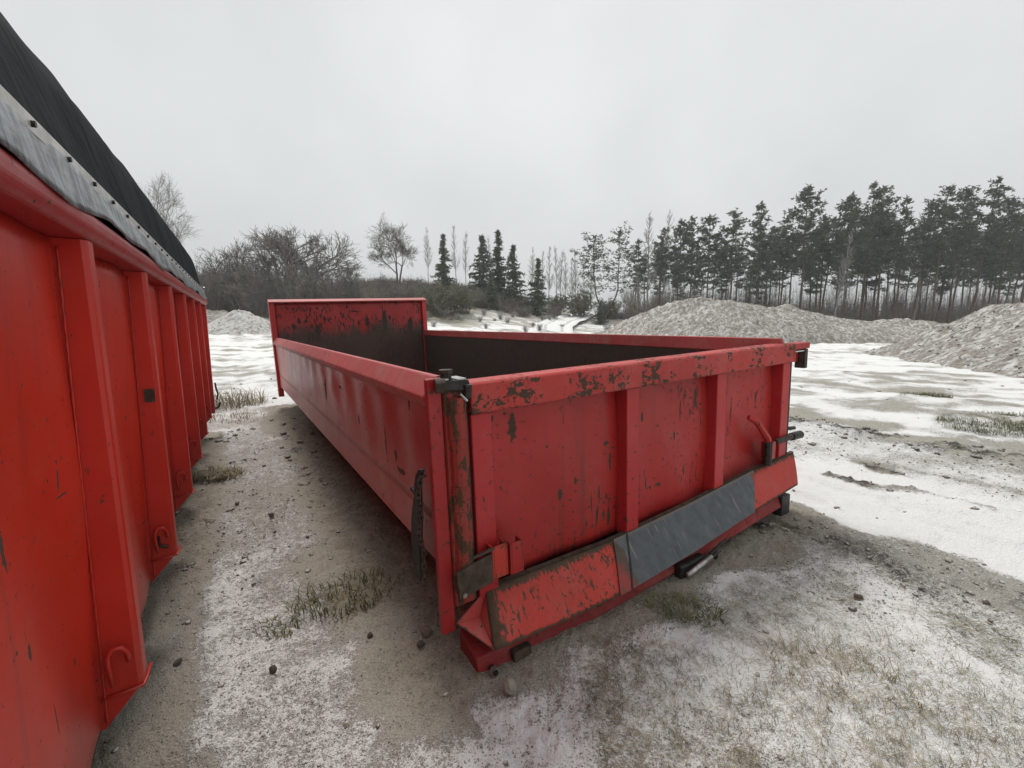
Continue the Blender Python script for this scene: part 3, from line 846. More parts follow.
for k in range(60):
    u0 = k / 60
    mb.hexa([flap_pt(u0, 0) + Vector((0, .004, -.004)), flap_pt(min(1, u0 + 1 / 60), 0) + Vector((0, .004, -.004)), flap_pt(min(1, u0 + 1 / 60), 0) + Vector((0, .020, -.002)), flap_pt(u0, 0) + Vector((0, .020, -.002)),
             flap_pt(u0, 0) + Vector((0, -.003, .006)), flap_pt(min(1, u0 + 1 / 60), 0) + Vector((0, -.003, .006)), flap_pt(min(1, u0 + 1 / 60), 0) + Vector((0, .020, .008)), flap_pt(u0, 0) + Vector((0, .020, .008))])
mb.build('flap_edge', M['rusty'], flap)
# folded gusset closing the left end
g = MB()
P_a, P_b, P_t, P_m = Vector((.200, -.004, .146)), Vector((.048, -.035, .078)), Vector((.150, -.150, -.010)), Vector((.160, -.018, .050))
gv = [P_a, P_b, P_t, P_m, Vector((.19, .05, .10)), Vector((.09, .05, .02)), Vector((.16, -.03, -.04))]
g.add(gv, [(0, 1, 3), (1, 2, 3), (0, 3, 2), (0, 4, 1), (4, 5, 1), (1, 5, 6), (1, 6, 2), (2, 6, 4), (2, 4, 0), (4, 6, 5)])
g.build('gusset', M['a_gusset'], flap)
# rear cross beam under the flap, with the small fittings hanging on it
bmb = MB()
BXS = [(.10, -.145), (.55, -.135), (1.0, -.118), (1.55, -.075), (2.10, -.030), (2.32, -.012)]
def beam_ring(x, z): return [(x, -.112, z), (x, .06, z - .01), (x, .06, z + .12), (x, -.085, z + .075)]
bv = [p for x, z in BXS for p in beam_ring(x, z)]
bf = [(i * 4 + k, i * 4 + (k + 1) % 4, (i + 1) * 4 + (k + 1) % 4, (i + 1) * 4 + k) for i in range(len(BXS) - 1) for k in range(4)] + [(0, 1, 2, 3), tuple(len(bv) - 1 - k for k in range(4))]
bm_ = bmb.add(bv, bf).build('rear_beam', M['a_beam'], A, bevel=.006)
MB().hexa([(.25, -.135, -.165), (.325, -.132, -.165), (.325, -.09, -.165), (.25, -.09, -.165), (.245, -.130, -.085), (.335, -.127, -.085), (.335, -.09, -.085), (.245, -.09, -.085)]).build('roller_bracket', M['rusty'], bm_, bevel=.006)
MB().box(2.26, 2.36, -.115, .0, -.08, .05).build('end_plate', M['black'], bm_, bevel=.006)
bt = MB().tube([(.150, -.112, -.105), (.150, -.150, -.105)], .012, 8).build('bolt', M['black'], bm_)
MB().tube([(.150, -.130, -.105), (.150, -.146, -.105)], .019, 6).build('nut', M['steel'], bt)
lk = MB().box(1.24, 1.44, -.150, -.105, -.125, -.050).build('lock_box', M['black'], bm_, bevel=.010)
MB().tube([(1.26, -.170, -.092), (1.46, -.168, -.058)], .015, 10).build('lock_handle', M['steel'], lk, smooth=True)
MB().tube([(1.46, -.160, -.066), (1.53, -.150, -.066), (1.53, -.145, -.10)], .012, 8).build('lock_catch', M['black'], lk)
MB().tube([(1.46, -.160, -.050), (1.56, -.150, -.028), (1.64, -.140, -.018)], [.009, .007, .004], 8).build('lock_rod', M['black'], lk, smooth=True)

# rubber strap and chain hanging beside the left post
st = MB()
sp = [(.045, .690), (.060, .66), (.075, .62), (.105, .56), (.150, .49), (.175, .42), (.170, .35), (.150, .27), (.125, .21)]
sw = [.008, .012, .016, .020, .034, .040, .040, .034, .024]
pv = [(-.018 - .010 * math.sin(i), y, z) for i, (y, z) in enumerate(sp)]
vs, fs = [], []
for i, (x, y, z) in enumerate(pv):
    w = sw[i]
    vs += [(x - .006, y - w, z), (x - .010, y + w, z), (x + .012, y + w, z), (x + .012, y - w, z)]
for i in range(len(pv) - 1):
    for k in range(4):
        fs.append((i * 4 + k, i * 4 + (k + 1) % 4, (i + 1) * 4 + (k + 1) % 4, (i + 1) * 4 + k))
fs += [(0, 1, 2, 3), tuple(len(vs) - 1 - k for k in range(4))]
st.add(vs, fs)
st.build('rubber_strap', M['rubber'], A, bevel=.002)
MB().tube([(-.03, .135, .588), (-.03, .075, .580)], .010, 6).build('strap_hook', M['black'], A)
chain = MB().tube([(-.006, .035, .665), (-.03, .035, .665), (-.034, .038, .650)], .006, 6).build('chain', M['rusty'], A)
cz, first = .640, None
for k in range(18):
    tt = k / 17
    y = .040 + .030 * math.sin(tt * 3.0)
    Mx = Matrix.Rotation(PI / 2 * (k % 2) + .3 * math.sin(k * 2.3), 3, 'Z') @ Matrix.Rotation(.15 * math.sin(k * 1.7), 3, 'Y')
    if first is None:
        mb = MB().torus((0, 0, 0), .010, .0036, (.85, 1.5), None, 10, 5)
        first = mb.build('link', M['rusty'], chain, smooth=True); lo = first
    else:
        lo = first.copy(); COL.objects.link(lo); lo.parent = chain
    lo.location = (-.030 - .006 * math.sin(k * .9), y, cz - k * .0245)
    lo.rotation_euler = Mx.to_euler()

# ------------------------------------------------------------------ the tall ribbed container with a tarpaulin
B = empty('ribbed_container', (BX0, BY0, 0), (0, 0, BYAW))
tag(B, 'bright red ribbed container under a black tarpaulin at the left edge of the lane', 'container')
Y0, Y1 = -1.75, 5.06
ZT, ZR = 1.552, .330
DP = .076
MB().sheet(lambda u, v: (-.062 - .026 * (1 - v) + .010 * math.sin(u * 46 + v * 3) * math.sin(PI * v) + .006 * math.sin(u * 97 + v * 7), Y0 + (Y1 - Y0) * u, .245 + (ZT - .245) * v), 180, 30, thick=(-.012, 0, 0)).build('side_panel', M['b_panel'], B, smooth=True)
MB().sheet(lambda u, v: (-2.42, Y0 + (Y1 - Y0) * u, .245 + (ZT - .245) * v), 8, 4, thick=(-.012, 0, 0)).build('side_panel', M['b_panel'], B)
MB().box(-2.42, -.10, Y0 + .02, Y1 - .02, .215, .243).build('floor', M['a_floor'], B)
MB().box(-2.42, -.075, Y1 - .03, Y1 - .005, .245, ZT).build('end_wall', M['b_panel'], B)
MB().box(-2.42, -.075, Y0 + .005, Y0 + .03, .245, ZT).build('end_wall', M['b_panel'], B)
for x in (-1.75, -.85):
    MB().box(x, x + .12, Y0 + .05, Y1 - .05, -.045, .213).build('skid', M['a_beam'], B)
# ribs: outer face, slanted foot, weld line, rope hook
def rib_mesh():
    mb = MB()
    w0, w1 = -.070, .0
    # side faces follow: top-in, top-out, bottom-out, foot-in
    prof = [(-.100, ZT), (.0, ZT), (.006, ZR), (-.085, .232), (-.100, .232)]
    def ring(y, ins):
        return [(p[0] - (ins if i in (1, 2) else 0), y, p[1]) for i, p in enumerate(prof)]
    rings = [ring(w0, .012), ring(w0 + .006, .003), ring(w0 + .014, 0), ring(w1 - .014, 0), ring(w1 - .006, .003), ring(w1, .012)]
    vs = [p for r_ in rings for p in r_]
    n = 5
    fs = []
    for i in range(len(rings) - 1):
        for k in range(n):
            fs.append((i * n + k, i * n + (k + 1) % n, (i + 1) * n + (k + 1) % n, (i + 1) * n + k))
    fs += [tuple(range(n)), tuple(range(6 * n - 1, 5 * n - 1, -1))]
    return mb.add(vs, fs)
rib0 = rib_mesh().build('rib', M['b_rib'], B)
def weld_mesh():
    # bead along the panel corner and the line across the foot
    mb = MB()
    zz = np.linspace(.25, ZT - .02, 60)
    mb.tube([(-.062 - .026 * (ZT - z) / (ZT - .245) + .008, -.074 + .002 * math.sin(z * 140), z) for z in zz], [.0028 + .0010 * math.sin(z * 190) for z in zz], 5)
    mb.tube([(-.086, -.075, ZR - .004), (-.04, -.076, ZR - .002), (.006, -.072, ZR), (.009, -.04, ZR), (.009, .02, ZR)], .0045, 5)
    return mb
weld0 = weld_mesh().build('weld_bead', M['b_rib'], rib0, smooth=True)
def hook_mesh():
    # rope hook: a bent rod welded to the near face of the rib
    return MB().tube([(-.056, -.088, ZR + .035), (-.060, -.092, ZR + .10), (-.058, -.094, ZR + .128), (-.046, -.094, ZR + .145), (-.028, -.093, ZR + .142), (-.018, -.091, ZR + .125), (-.018, -.084, ZR + .095)], .0062, 8)
hook0 = hook_mesh().build('rope_hook', M['b_rib'], rib0, smooth=True)
for k in (-2, -1, 0, 1, 2, 3, 4, 5):
    if k == 0: continue
    c = copy_tree(rib0, B)
    c.location = (0, k * B_S, 0)
ep = MB().box(-.10, .004, Y1 - .10, Y1 + .004, .235, ZT).build('end_post', M['b_rib'], B, bevel=.006)
# rubbed black smear behind two hooks
MB().tube([(-.052, -.075 + B_S, ZR + .10), (-.050, -.078 + B_S, ZR + .06), (-.020, -.078 + B_S, ZR + .045)], .006, 6).build('rope_end', M['black'], B)
MB().box(-.045, -.010, B_S - .0775, B_S - .0735, 1.02, 1.075).build('rib_slot', M['rusty'], B)
# rim tube with underside lip
MB().prism([(-.115, ZT + .002), (.004, ZT + .002), (.020, ZT + .018), (.022, ZT + .052), (.010, ZT + .068), (-.115, ZT + .072)], 'y', Y0, Y1 + .02).build('rim', M['b_rim'], B, bevel=.012, seg=3)
# tarpaulin: skirt, clamp rail with bolts, black cover
def skirt(u, v):
    y = Y0 + (Y1 + .0 - Y0) * u
    low = 1.612 + .010 * math.sin(y * 4.1) + .008 * math.sin(y * 9.3 + 1) - .012 * sstep_s(1.5, 2.2, y) * sstep_s(2.6, 2.3, y)
    z = low + (1.702 - low) * v
    return (.026 - .016 * v + .0018 * math.sin(y * 13 + v * 4) + .0014 * math.sin(y * 31 - v * 3), y, z)
tarp = MB().sheet(lambda u, v: (
    # cross-section climbs from the clamp rail to the ridge and down again
    float(np.interp(v, [0, .16, .30, .65, 1], [-.006, -.085, -.17, -1.24, -2.47])) + (.012 * math.sin(u * 37 + v * 4) * .4 + .003 * math.sin(u * 111 - v * 17)) * (v > .02),
    Y0 + (Y1 - .02 - Y0) * u,
    float(np.interp(v, [0, .16, .30, .65, 1], [1.722, 1.955, 2.105, 2.33, 1.70])) + sstep_s(.0, .2, v) * (.030 + .045 * min(1.2, max(0, Y0 + (Y1 - Y0) * u + .3)) + .010 * max(0, Y0 + (Y1 - Y0) * u - .9)) + .005 * math.sin(u * 23 + v * 9) * (v > .02)), 260, 40, thick=(0, 0, -.006)).build('tarpaulin', M['tarp_black'], B, smooth=True)
MB().sheet(skirt, 260, 6, thick=(-.004, 0, 0)).build('tarp_skirt', M['tarp_grey'], tarp, smooth=True)
MB().box(-.060, -.045, Y0 + .02, Y1 - .05, ZT + .06, 1.73).build('rim_gap_shade', M['tarp_black'], tarp)  # added black sheet, paints the shadow gap between rim and clamp rail
MB().box(-.006, .010, Y0, Y1 - .03, 1.690, 1.724).build('clamp_rail', M['alu'], tarp, bevel=.003)
b0_ = MB().tube([(.010, 0, 1.707), (.016, 0, 1.707)], .0060, 8).build('rail_bolt', M['black'], tarp)
k = 0
y = -.40
b0_.location = (0, y, 0)
while y < Y1 - .25:
    y += .21
    c = b0_.copy(); COL.objects.link(c); c.parent = tarp; c.location = (0, y, 0)
# loose corner of the cover curling up, snow-white on its upper side
def curl(u, v):
    y = .55 + .62 * u
    lift = max(0, math.sin(PI * u)) ** .8 * v
    return (-.075 - .07 * v + .035 * lift, y + .03 * v, 2.0 + .12 * v + .02 * lift + .010 * math.sin(u * 9) * v)
MB().sheet(lambda u, v: (-.045 - .02 * v, 3.6 + .9 * u, 1.83 + .06 * v + .02 * math.sin(u * 14)), 16, 3, thick=(-.01, 0, 0)).build('loose_flap', M['tarp_black'], tarp, smooth=True)
MB().tube([(.006, 4.95, 1.76), (.012, 4.98, 1.70), (.02, 5.05, 1.63), (.012, 5.07, 1.57)], .010, 6).build('tie_strap', M['steel'], tarp)
# fittings on the far end: hoop and short chain
hoop = MB().tube([(.01 + .05 * math.cos(a) * .9, 5.09, .34 - .06 * math.sin(a)) for a in np.linspace(-.2, PI + .4, 12)], .012, 6).build('tie_ring', M['black'], B)
MB().tube([(.025, 5.08, .60), (.03, 5.09, .53), (.045, 5.09, .46), (.03, 5.09, .39)], .011, 6).build('hanging_strap', M['black'], B)
# ------------------------------------------------------------------ vegetation materials
def needle_mat(name, a, b, frost):
    N = NT(name)
    P = N.obj()
    n = N.noise(P, 1.3, 4, .6)
    n2 = N.noise(P, 9, 3, .6)
    col = N.mix(N.step(.3, .7, N.math('MULTIPLY_ADD', n, .5, N.math('MULTIPLY', n2, .5))), a, b)
    nz = N.n('ShaderNodeSeparateXYZ', out=2, Vector=N.n('ShaderNodeNewGeometry', out=1))
    fr = N.math('MULTIPLY', N.step(.45, .95, N.math('ABSOLUTE', nz)), N.math('MULTIPLY', N.step(.48, .62, n2), frost))
    col = N.mix(fr, col, (.62, .65, .66))
    N.bsdf(Base_Color=col, Roughness=.85)
    N.b.inputs['Specular IOR Level'].default_value = .15
    return N.m
M['pine'] = needle_mat('pine_needles', (.056, .074, .046), (.118, .138, .092), .45)
M['spruce'] = needle_mat('spruce_needles', (.070, .092, .056), (.14, .165, .105), .5)
M['juniper'] = needle_mat('olive_shrub_leaves', (.105, .108, .062), (.20, .20, .13), .6)
M['bark'] = simple('pine_bark', (.060, .046, .038), (.16, .115, .088), 5, .9)
M['bark_grey'] = simple('grey_bark', (.060, .055, .050), (.155, .145, .135), 5, .9)
M['birch'] = simple('birch_bark', (.20, .195, .185), (.36, .35, .34), 3, .8)
M['twig'] = simple('bare_twigs', (.13, .115, .10), (.235, .21, .19), 2, .9)
M['twig_pale'] = simple('frosted_twigs', (.22, .21, .20), (.36, .35, .34), 2, .9)
M['twig_dark'] = simple('dark_brush_twigs', (.145, .130, .108), (.28, .255, .215), 2, .9)
M['grass_dry'] = simple('dry_grass_blades', (.11, .09, .05), (.36, .31, .20), 14, .9)
M['grass_green'] = simple('green_winter_grass', (.055, .065, .024), (.17, .165, .072), 14, .9)
M['stone'] = simple('pale_fieldstone', (.10, .085, .065), (.52, .48, .41), 70, .9, 0, .6, .004)
M['stone_dark'] = simple('dark_soil_clod', (.05, .041, .032), (.15, .122, .094), 34, .95, 0, .6, .004)
M['sand'] = simple('sandy_lump', (.13, .10, .07), (.30, .25, .185), 90, .95, 0, .6, .004)
def per_stone(name, cols, frost=0.0):
    N = NT(name)
    r = N.n('ShaderNodeNewGeometry', out=8)
    rp = N.t.nodes.new('ShaderNodeValToRGB')
    while len(rp.color_ramp.elements) < len(cols): rp.color_ramp.elements.new(.5)
    for i, (e, c) in enumerate(zip(rp.color_ramp.elements, cols)):
        e.position = i / (len(cols) - 1); e.color = (*c, 1)
    N.t.links.new(r, rp.inputs['Fac'])
    P = N.pos()
    n = N.noise(P, 60, 4, .65)
    col = N.mix(.45, rp.outputs['Color'], N.mix(n, (.05, .042, .034), (.42, .38, .33)))
    if frost:
        nz = N.n('ShaderNodeSeparateXYZ', out=2, Vector=N.n('ShaderNodeNewGeometry', out=1))
        col = N.mix(N.math('MULTIPLY', N.step(.35, .8, nz), N.math('MULTIPLY', N.step(.42, .58, n), frost)), col, (.74, .74, .73))
    N.bsdf(Base_Color=col, Roughness=.93, Normal=N.bump(n, .6, .004))
    N.b.inputs['Specular IOR Level'].default_value = .15
    return N.m
M['pebble'] = per_stone('gravel_stones', [(.07, .06, .05), (.20, .175, .145), (.36, .33, .29), (.17, .13, .095), (.46, .44, .41)], .3)
M['clods'] = per_stone('soil_clods', [(.05, .041, .033), (.10, .082, .062), (.16, .13, .10), (.075, .06, .048)], .55)
M['rubble'] = per_stone('spoil_rubble', [(.18, .160, .135), (.32, .295, .26), (.25, .21, .165), (.40, .375, .34)], .7)

# ------------------------------------------------------------------ tree generators (mesh pairs, shared between copies)
class Soup:
    """triangles only, collected as numpy blocks"""
    def __init__(self): self.V, self.F, self.n = [], [], 0
    def add(self, V, F):
        self.V.append(V); self.F.append(F + self.n); self.n += len(V)
    def mesh(self, name, mat, smooth=False):
        return fast_mesh(name, np.vstack(self.V), np.vstack(self.F), mat, smooth)

def limb(s, pts, rad, k=4):
    pts = np.asarray(pts, float); m = len(pts)
    t = np.gradient(pts, axis=0)
    t /= np.linalg.norm(t, axis=1, keepdims=True) + 1e-9
    ref = np.where(np.abs(t[:, 2:3]) < .9, np.array([[0, 0, 1.0]]), np.array([[1.0, 0, 0]]))
    a = np.cross(t, ref); a /= np.linalg.norm(a, axis=1, keepdims=True) + 1e-9
    b = np.cross(t, a)
    w = 2 * PI * np.arange(k) / k
    V = (pts[:, None] + (a[:, None] * np.cos(w)[None, :, None] + b[:, None] * np.sin(w)[None, :, None]) * np.asarray(rad)[:, None, None]).reshape(-1, 3)
    F = []
    for i in range(m - 1):
        for j in range(k):
            p, q_ = i * k + j, i * k + (j + 1) % k
            F += [(p, q_, q_ + k), (p, q_ + k, p + k)]
    s.add(V, np.array(F))

def clump(s, c, size, n, R, flat=.45, droop=0.0):
    """a tuft of narrow needle-spray triangles round c"""
    d = R.normal(size=(n, 3)); d[:, 2] *= flat
    d /= np.linalg.norm(d, axis=1, keepdims=True) + 1e-9
    L = size * R.uniform(.5, 1.15, n)[:, None]
    base = c + d * L * R.uniform(-.1, .35, (n, 1))
    tip = base + d * L + np.array([0, 0, 1]) * (R.uniform(-.1, .25, (n, 1)) - droop) * L
    side = np.cross(d, R.normal(size=(n, 3))); side /= np.linalg.norm(side, axis=1, keepdims=True) + 1e-9
    wd = L * R.uniform(.14, .30, (n, 1))
    V = np.stack([base - side * wd, base + side * wd, tip], 1).reshape(-1, 3)
    s.add(V, np.arange(3 * n).reshape(-1, 3))

def pine(seed, h, crown_from=.42, spread=2.3, dens=1.0, top=.7, double=False):
    R = np.random.default_rng(seed)
    tr, cr = Soup(), Soup()
    stems = [(0, 0, h)]
    if double: stems = [(-.75, 0, h * .96), (1.15, .2, h)]
    for si, (ox, oy, hh) in enumerate(stems):
        z = np.linspace(0, hh, 12)
        lean = R.normal(0, .022, 2)
        wob = np.cumsum(R.normal(0, .05, (12, 2)), 0)
        f = sstep(0, .35, z / hh) if double else np.ones(12)
        px = ox * f + lean[0] * z + wob[:, 0]; py = oy * f + lean[1] * z + wob[:, 1]
        pts = np.column_stack([px, py, z])
        limb(tr, pts, .15 * (h / 16) * (1 - .86 * z / hh) + .012, 6)
        zc = crown_from * hh
        nw = int(17 * (1 - crown_from) / .58 * h / 17)
        # dead stubs under the crown
        for k in range(7):
            zz = R.uniform(.2, .48) * hh; a = R.uniform(0, 2 * PI)
            c0 = np.array([np.interp(zz, z, px), np.interp(zz, z, py), zz]); L = R.uniform(.4, 1.3)
            e = c0 + np.array([math.cos(a) * L, math.sin(a) * L, R.uniform(-.35, .1)])
            limb(tr, [c0, (c0 + e) / 2 + [0, 0, .05], e], [.022, .016, .006], 3)
        for w in range(nw):
            t = (w + R.uniform(-.3, .3)) / nw
            zz = zc + (hh - zc) * np.clip(t, 0, 1) ** .92
            prof = (.50 + .5 * math.sin(min(1, t / .42) * PI / 2)) if t < .42 else (1 - (t - .42) / .58) ** top * .97 + .05
            for b in range(R.integers(4, 7)):
                a = R.uniform(0, 2 * PI)
                L = 1.22 * spread * prof * R.uniform(.45, 1.15) * h / 17
                c0 = np.array([np.interp(zz, z, px), np.interp(zz, z, py), zz])
                up = R.uniform(-.18, .30) + .35 * t
                n = 4
                tt = np.linspace(0, 1, n)[:, None]
                pts_b = c0 + np.concatenate([np.cos(a) * L * tt, np.sin(a) * L * tt, L * (up * tt + .12 * tt ** 2)], 1)
                limb(tr, pts_b, np.linspace(.035, .008, n) * h / 17, 3)
                m = max(2, int(4.2 * L * dens))
                for q in range(m):
                    tq = R.uniform(.30, 1.05)
                    c = np.array([np.interp(tq, tt[:, 0], pts_b[:, i]) for i in range(3)]) + R.normal(0, .17, 3) * [1, 1, .55]
                    for q9 in range(2): clump(cr, c + R.normal(0, .16, 3) * [1, 1, .6], R.uniform(.20, .40) * h / 17, int(9 * dens), R, .5)
        for q in range(3):
            clump(cr, np.array([px[-1], py[-1], hh - .25 * q]), .45, 10, R, .9)
    return tr, cr

def spruce(seed, h, w):
    R = np.random.default_rng(seed)
    tr, cr = Soup(), Soup()
    z = np.linspace(0, h, 8)
    limb(tr, np.column_stack([z * R.normal(0, .01), z * 0, z]), .12 * h / 9 * (1 - z / h) + .012, 6)
    nw = int(h * 3.2)
    for k in range(nw):
        t = (k + R.uniform(0, .6)) / nw
        zz = .35 + (h - .45) * t
        for b in range(R.integers(5, 8)):
            a = R.uniform(0, 2 * PI)
            L = w * (1 - t) ** .9 * R.uniform(.35, 1.25) + .03
            n = max(2, int(L * 5.5))
            for q in range(n):
                tq = (q + R.uniform(.3, 1)) / n
                c = np.array([math.cos(a) * L * tq, math.sin(a) * L * tq, zz - .34 * L * tq + .16 * L * tq * tq + R.normal(0, .06)])
                clump(cr, c, R.uniform(.24, .44), 10, R, .6, .25)
    clump(cr, np.array([0, 0, h - .12]), .16, 8, R, 2.2)
    return tr, cr

def bare_tree(seed, h, spread=.9, levels=5, trunk_h=.22, up=.35, r0=.16, kids=(3, 5), stems=1):
    """leafless crown: limbs that fork into ever finer twigs"""
    R = np.random.default_rng(seed)
    tr, cr = Soup(), Soup()
    def grow(p, d, L, r, lv):
        n = 5 if lv < 2 else 4 if lv < 4 else 3
        pts = [p]; dd = d.copy()
        for i in range(n - 1):
            dd = dd + R.normal(0, .05 + .035 * lv, 3) * (1 if lv else .6) + np.array([0, 0, .06 * up])
            dd /= np.linalg.norm(dd)
            pts.append(pts[-1] + dd * L / (n - 1))
        pts = np.array(pts)
        limb(tr if lv == 0 else cr, pts, np.linspace(r, r * .62, n), 6 if lv == 0 else 4 if lv < 3 else 3)
        if lv >= levels: return
        k = R.integers(*kids) + (1 if lv >= 2 else 0)
        for c in range(k):
            t = R.uniform(.35, 1.0) if c else 1.0
            i = min(n - 2, int(t * (n - 1)))
            q = pts[i] + (pts[i + 1] - pts[i]) * (t * (n - 1) - i)
            ax = R.normal(size=3); ax -= ax.dot(dd) * dd; ax /= np.linalg.norm(ax)
            ang = R.uniform(.30, .85) * spread * (1 if c else .45)
            nd = dd * math.cos(ang) + ax * math.sin(ang) + np.array([0, 0, up * .35])
            nd /= np.linalg.norm(nd)
            grow(q, nd, L * R.uniform(.58, .84), max(r * R.uniform(.42, .62), .0065), lv + 1)
    for s_ in range(stems):
        a = 2 * PI * s_ / max(1, stems) + R.uniform(0, 1)
        d = np.array([math.cos(a) * .32 * (stems > 1), math.sin(a) * .32 * (stems > 1), 1.0]); d /= np.linalg.norm(d)
        grow(np.array([math.cos(a) * .12 * (stems > 1), math.sin(a) * .12 * (stems > 1), 0]), d, h * trunk_h, r0, 0)
    V = np.vstack(tr.V + cr.V); f = h / V[:, 2].max()
    for s_ in (tr, cr): s_.V = [v * f for v in s_.V]
    return tr, cr

def birch(seed, h):
    R = np.random.default_rng(seed)
    tr, cr = Soup(), Soup()
    z = np.linspace(0, h, 10)
    wx = np.cumsum(R.normal(0, .05, 10)) + R.normal(0, .03) * z
    wy = np.cumsum(R.normal(0, .05, 10))
    limb(tr, np.column_stack([wx, wy, z]), .075 * h / 11 * (1 - .9 * z / h) + .008, 5)
    for k in range(int(h * 7)):
        t = R.uniform(.25, 1); zz = t * h
        a = R.uniform(0, 2 * PI); L = (2.0 * (1 - t) + .45) * R.uniform(.6, 1.1) * h / 11
        p = np.array([np.interp(zz, z, wx), np.interp(zz, z, wy), zz])
        e = p + np.array([math.cos(a) * L * .55, math.sin(a) * L * .55, L])
        m_ = (p + e) / 2 + np.array([math.cos(a), math.sin(a), 0]) * L * .1
        limb(cr, [p, m_, e], [.020, .014, .008], 3)
        for q in range(9):
            b = p + (e - p) * R.uniform(.25, 1)
            a2 = a + R.normal(0, 1.0); l2 = L * R.uniform(.2, .42)
            limb(cr, [b, b + np.array([math.cos(a2) * l2 * .6, math.sin(a2) * l2 * .6, l2 * R.uniform(.2, .9)])], [.012, .006], 3)
    return tr, cr

def shrub(seed, h, w, n=46, leaves=0, droop=0.0):
    R = np.random.default_rng(seed)
    st, lf = Soup(), Soup()
    for k in range(n):
        a = R.uniform(0, 2 * PI); rr = R.uniform(0, .35) * w
        p = np.array([math.cos(a) * rr, math.sin(a) * rr, 0.0])
        a2 = a + R.normal(0, .7); out = R.uniform(.05, .75) * w; hh = h * R.uniform(.55, 1.05) * (1 - .35 * out / w)
        e = p + np.array([math.cos(a2) * out, math.sin(a2) * out, hh])
        m_ = p * .5 + e * .5 + np.array([0, 0, hh * .12])
        limb(st, [p, m_, e], [.022, .014, .006], 3)
        for q in range(9):
            t = R.uniform(.2, 1)
            b = p + (e - p) * t + np.array([0, 0, hh * .24 * t * (1 - t) * 2])
            d = R.normal(size=3) * [1, 1, .8] + [0, 0, .6]; d /= np.linalg.norm(d)
            l2 = R.uniform(.18, .42) * h * .6
            limb(st, [b, b + d * l2], [.010, .004], 3)
            for q2 in range(2):
                b2 = b + d * l2 * R.uniform(.3, .9); d2 = d + R.normal(size=3) * .8; d2 /= np.linalg.norm(d2)
                limb(st, [b2, b2 + d2 * l2 * .5], [.007, .003], 3)
            if leaves:
                for q3 in range(leaves):
                    clump(lf, b + d * l2 * R.uniform(.2, 1.1), R.uniform(.10, .2), 5, R, .9)
    return st, lf

def put(name, parts, label, cat, group, x, y, rz=0, sc=1.0, sink=.08):
    """an Empty at the foot of the plant and its parts; alike plants share mesh data"""
    e = empty(name, (x, y, tz(x, y) - sink), (0, 0, rz))
    e.scale = (sc[0], sc[0], sc[1]) if hasattr(sc, '__len__') else (sc, sc, sc)
    tag(e, label, cat, group)
    for nm, me in parts:
        link(nm, me, e)
    return e

def mesh_pair(pair, m1, m2, n1='trunk', n2='crown'):
    return [(n1, pair[0].mesh(n1, m1, True)), (n2, pair[1].mesh(n2, m2))]

PINES = [(mesh_pair(pine(100 + i, 17, cf, sp, 1.0, tp), M['bark'], M['pine']), 17) for i, (cf, sp, tp) in enumerate(
    [(.42, 2.2, .7), (.50, 1.8, .62), (.38, 2.3, .8), (.55, 2.1, .55), (.42, 1.7, .75), (.34, 1.9, .85), (.48, 2.4, .6)])]
PINE_PAIR = (mesh_pair(pine(143, 9.5, .34, 4.1, 1.1, .38, True), M['bark'], M['pine']), 9.5)
SPRUCES = [(mesh_pair(spruce(200 + i, 8, w), M['bark_grey'], M['spruce']), 8) for i, w in enumerate([2.0, 2.5, 1.8])]
BIRCHES = [(mesh_pair(birch(300 + i, 11), M['birch'], M['twig_pale']), 11) for i in range(4)]
OAKS = [(mesh_pair(bare_tree(404, 8.0, 1.08, 6, .20, .22, .075, (3, 4), stems=2), M['bark_grey'], M['twig']), 8.0),
        (mesh_pair(bare_tree(407, 6.0, 1.15, 5, .16, .22, .085, (3, 5), stems=3), M['bark_grey'], M['twig']), 6.0),
        (mesh_pair(bare_tree(415, 5.5, .95, 5, .18, .40, .065, (3, 4), stems=3), M['bark_grey'], M['twig']), 5.5)]
TALL_BARE = [(mesh_pair(bare_tree(431 + i, 12, .95, 6, .26, .40, .13, (3, 4)), M['bark_grey'], M['twig']), 12) for i in range(2)]
SHRUBS = [[('branches', shrub(500 + i, 3.2, 1.9, 44)[0].mesh('branches', M['twig_dark'] if i % 2 else M['twig']))] for i in range(4)]
sh_l = shrub(520, 2.8, 1.9, 46, 3)
LEAFY = [('branches', sh_l[0].mesh('branches', M['twig'])), ('foliage', sh_l[1].mesh('foliage', M['juniper']))]
FROSTY = [('branches', shrub(530, 1.5, .8, 26)[0].mesh('branches', M['twig_pale']))]

def stand(kind, name, px, ytop, Y, label, cat, group=None, rz=None, wide=1.0, hmin=1.0):
    parts, h0 = kind
    X = (px - 512) / F_PX * Y * 1.0
    x, y, ztop = ray_at(px, ytop, Y)
    h = max(hmin, ztop - tz(x, y))
    s = h / h0
    return put(name, parts, label, cat, group, x, y, random.uniform(0, 6.28) if rz is None else rz, (s * wide, s))

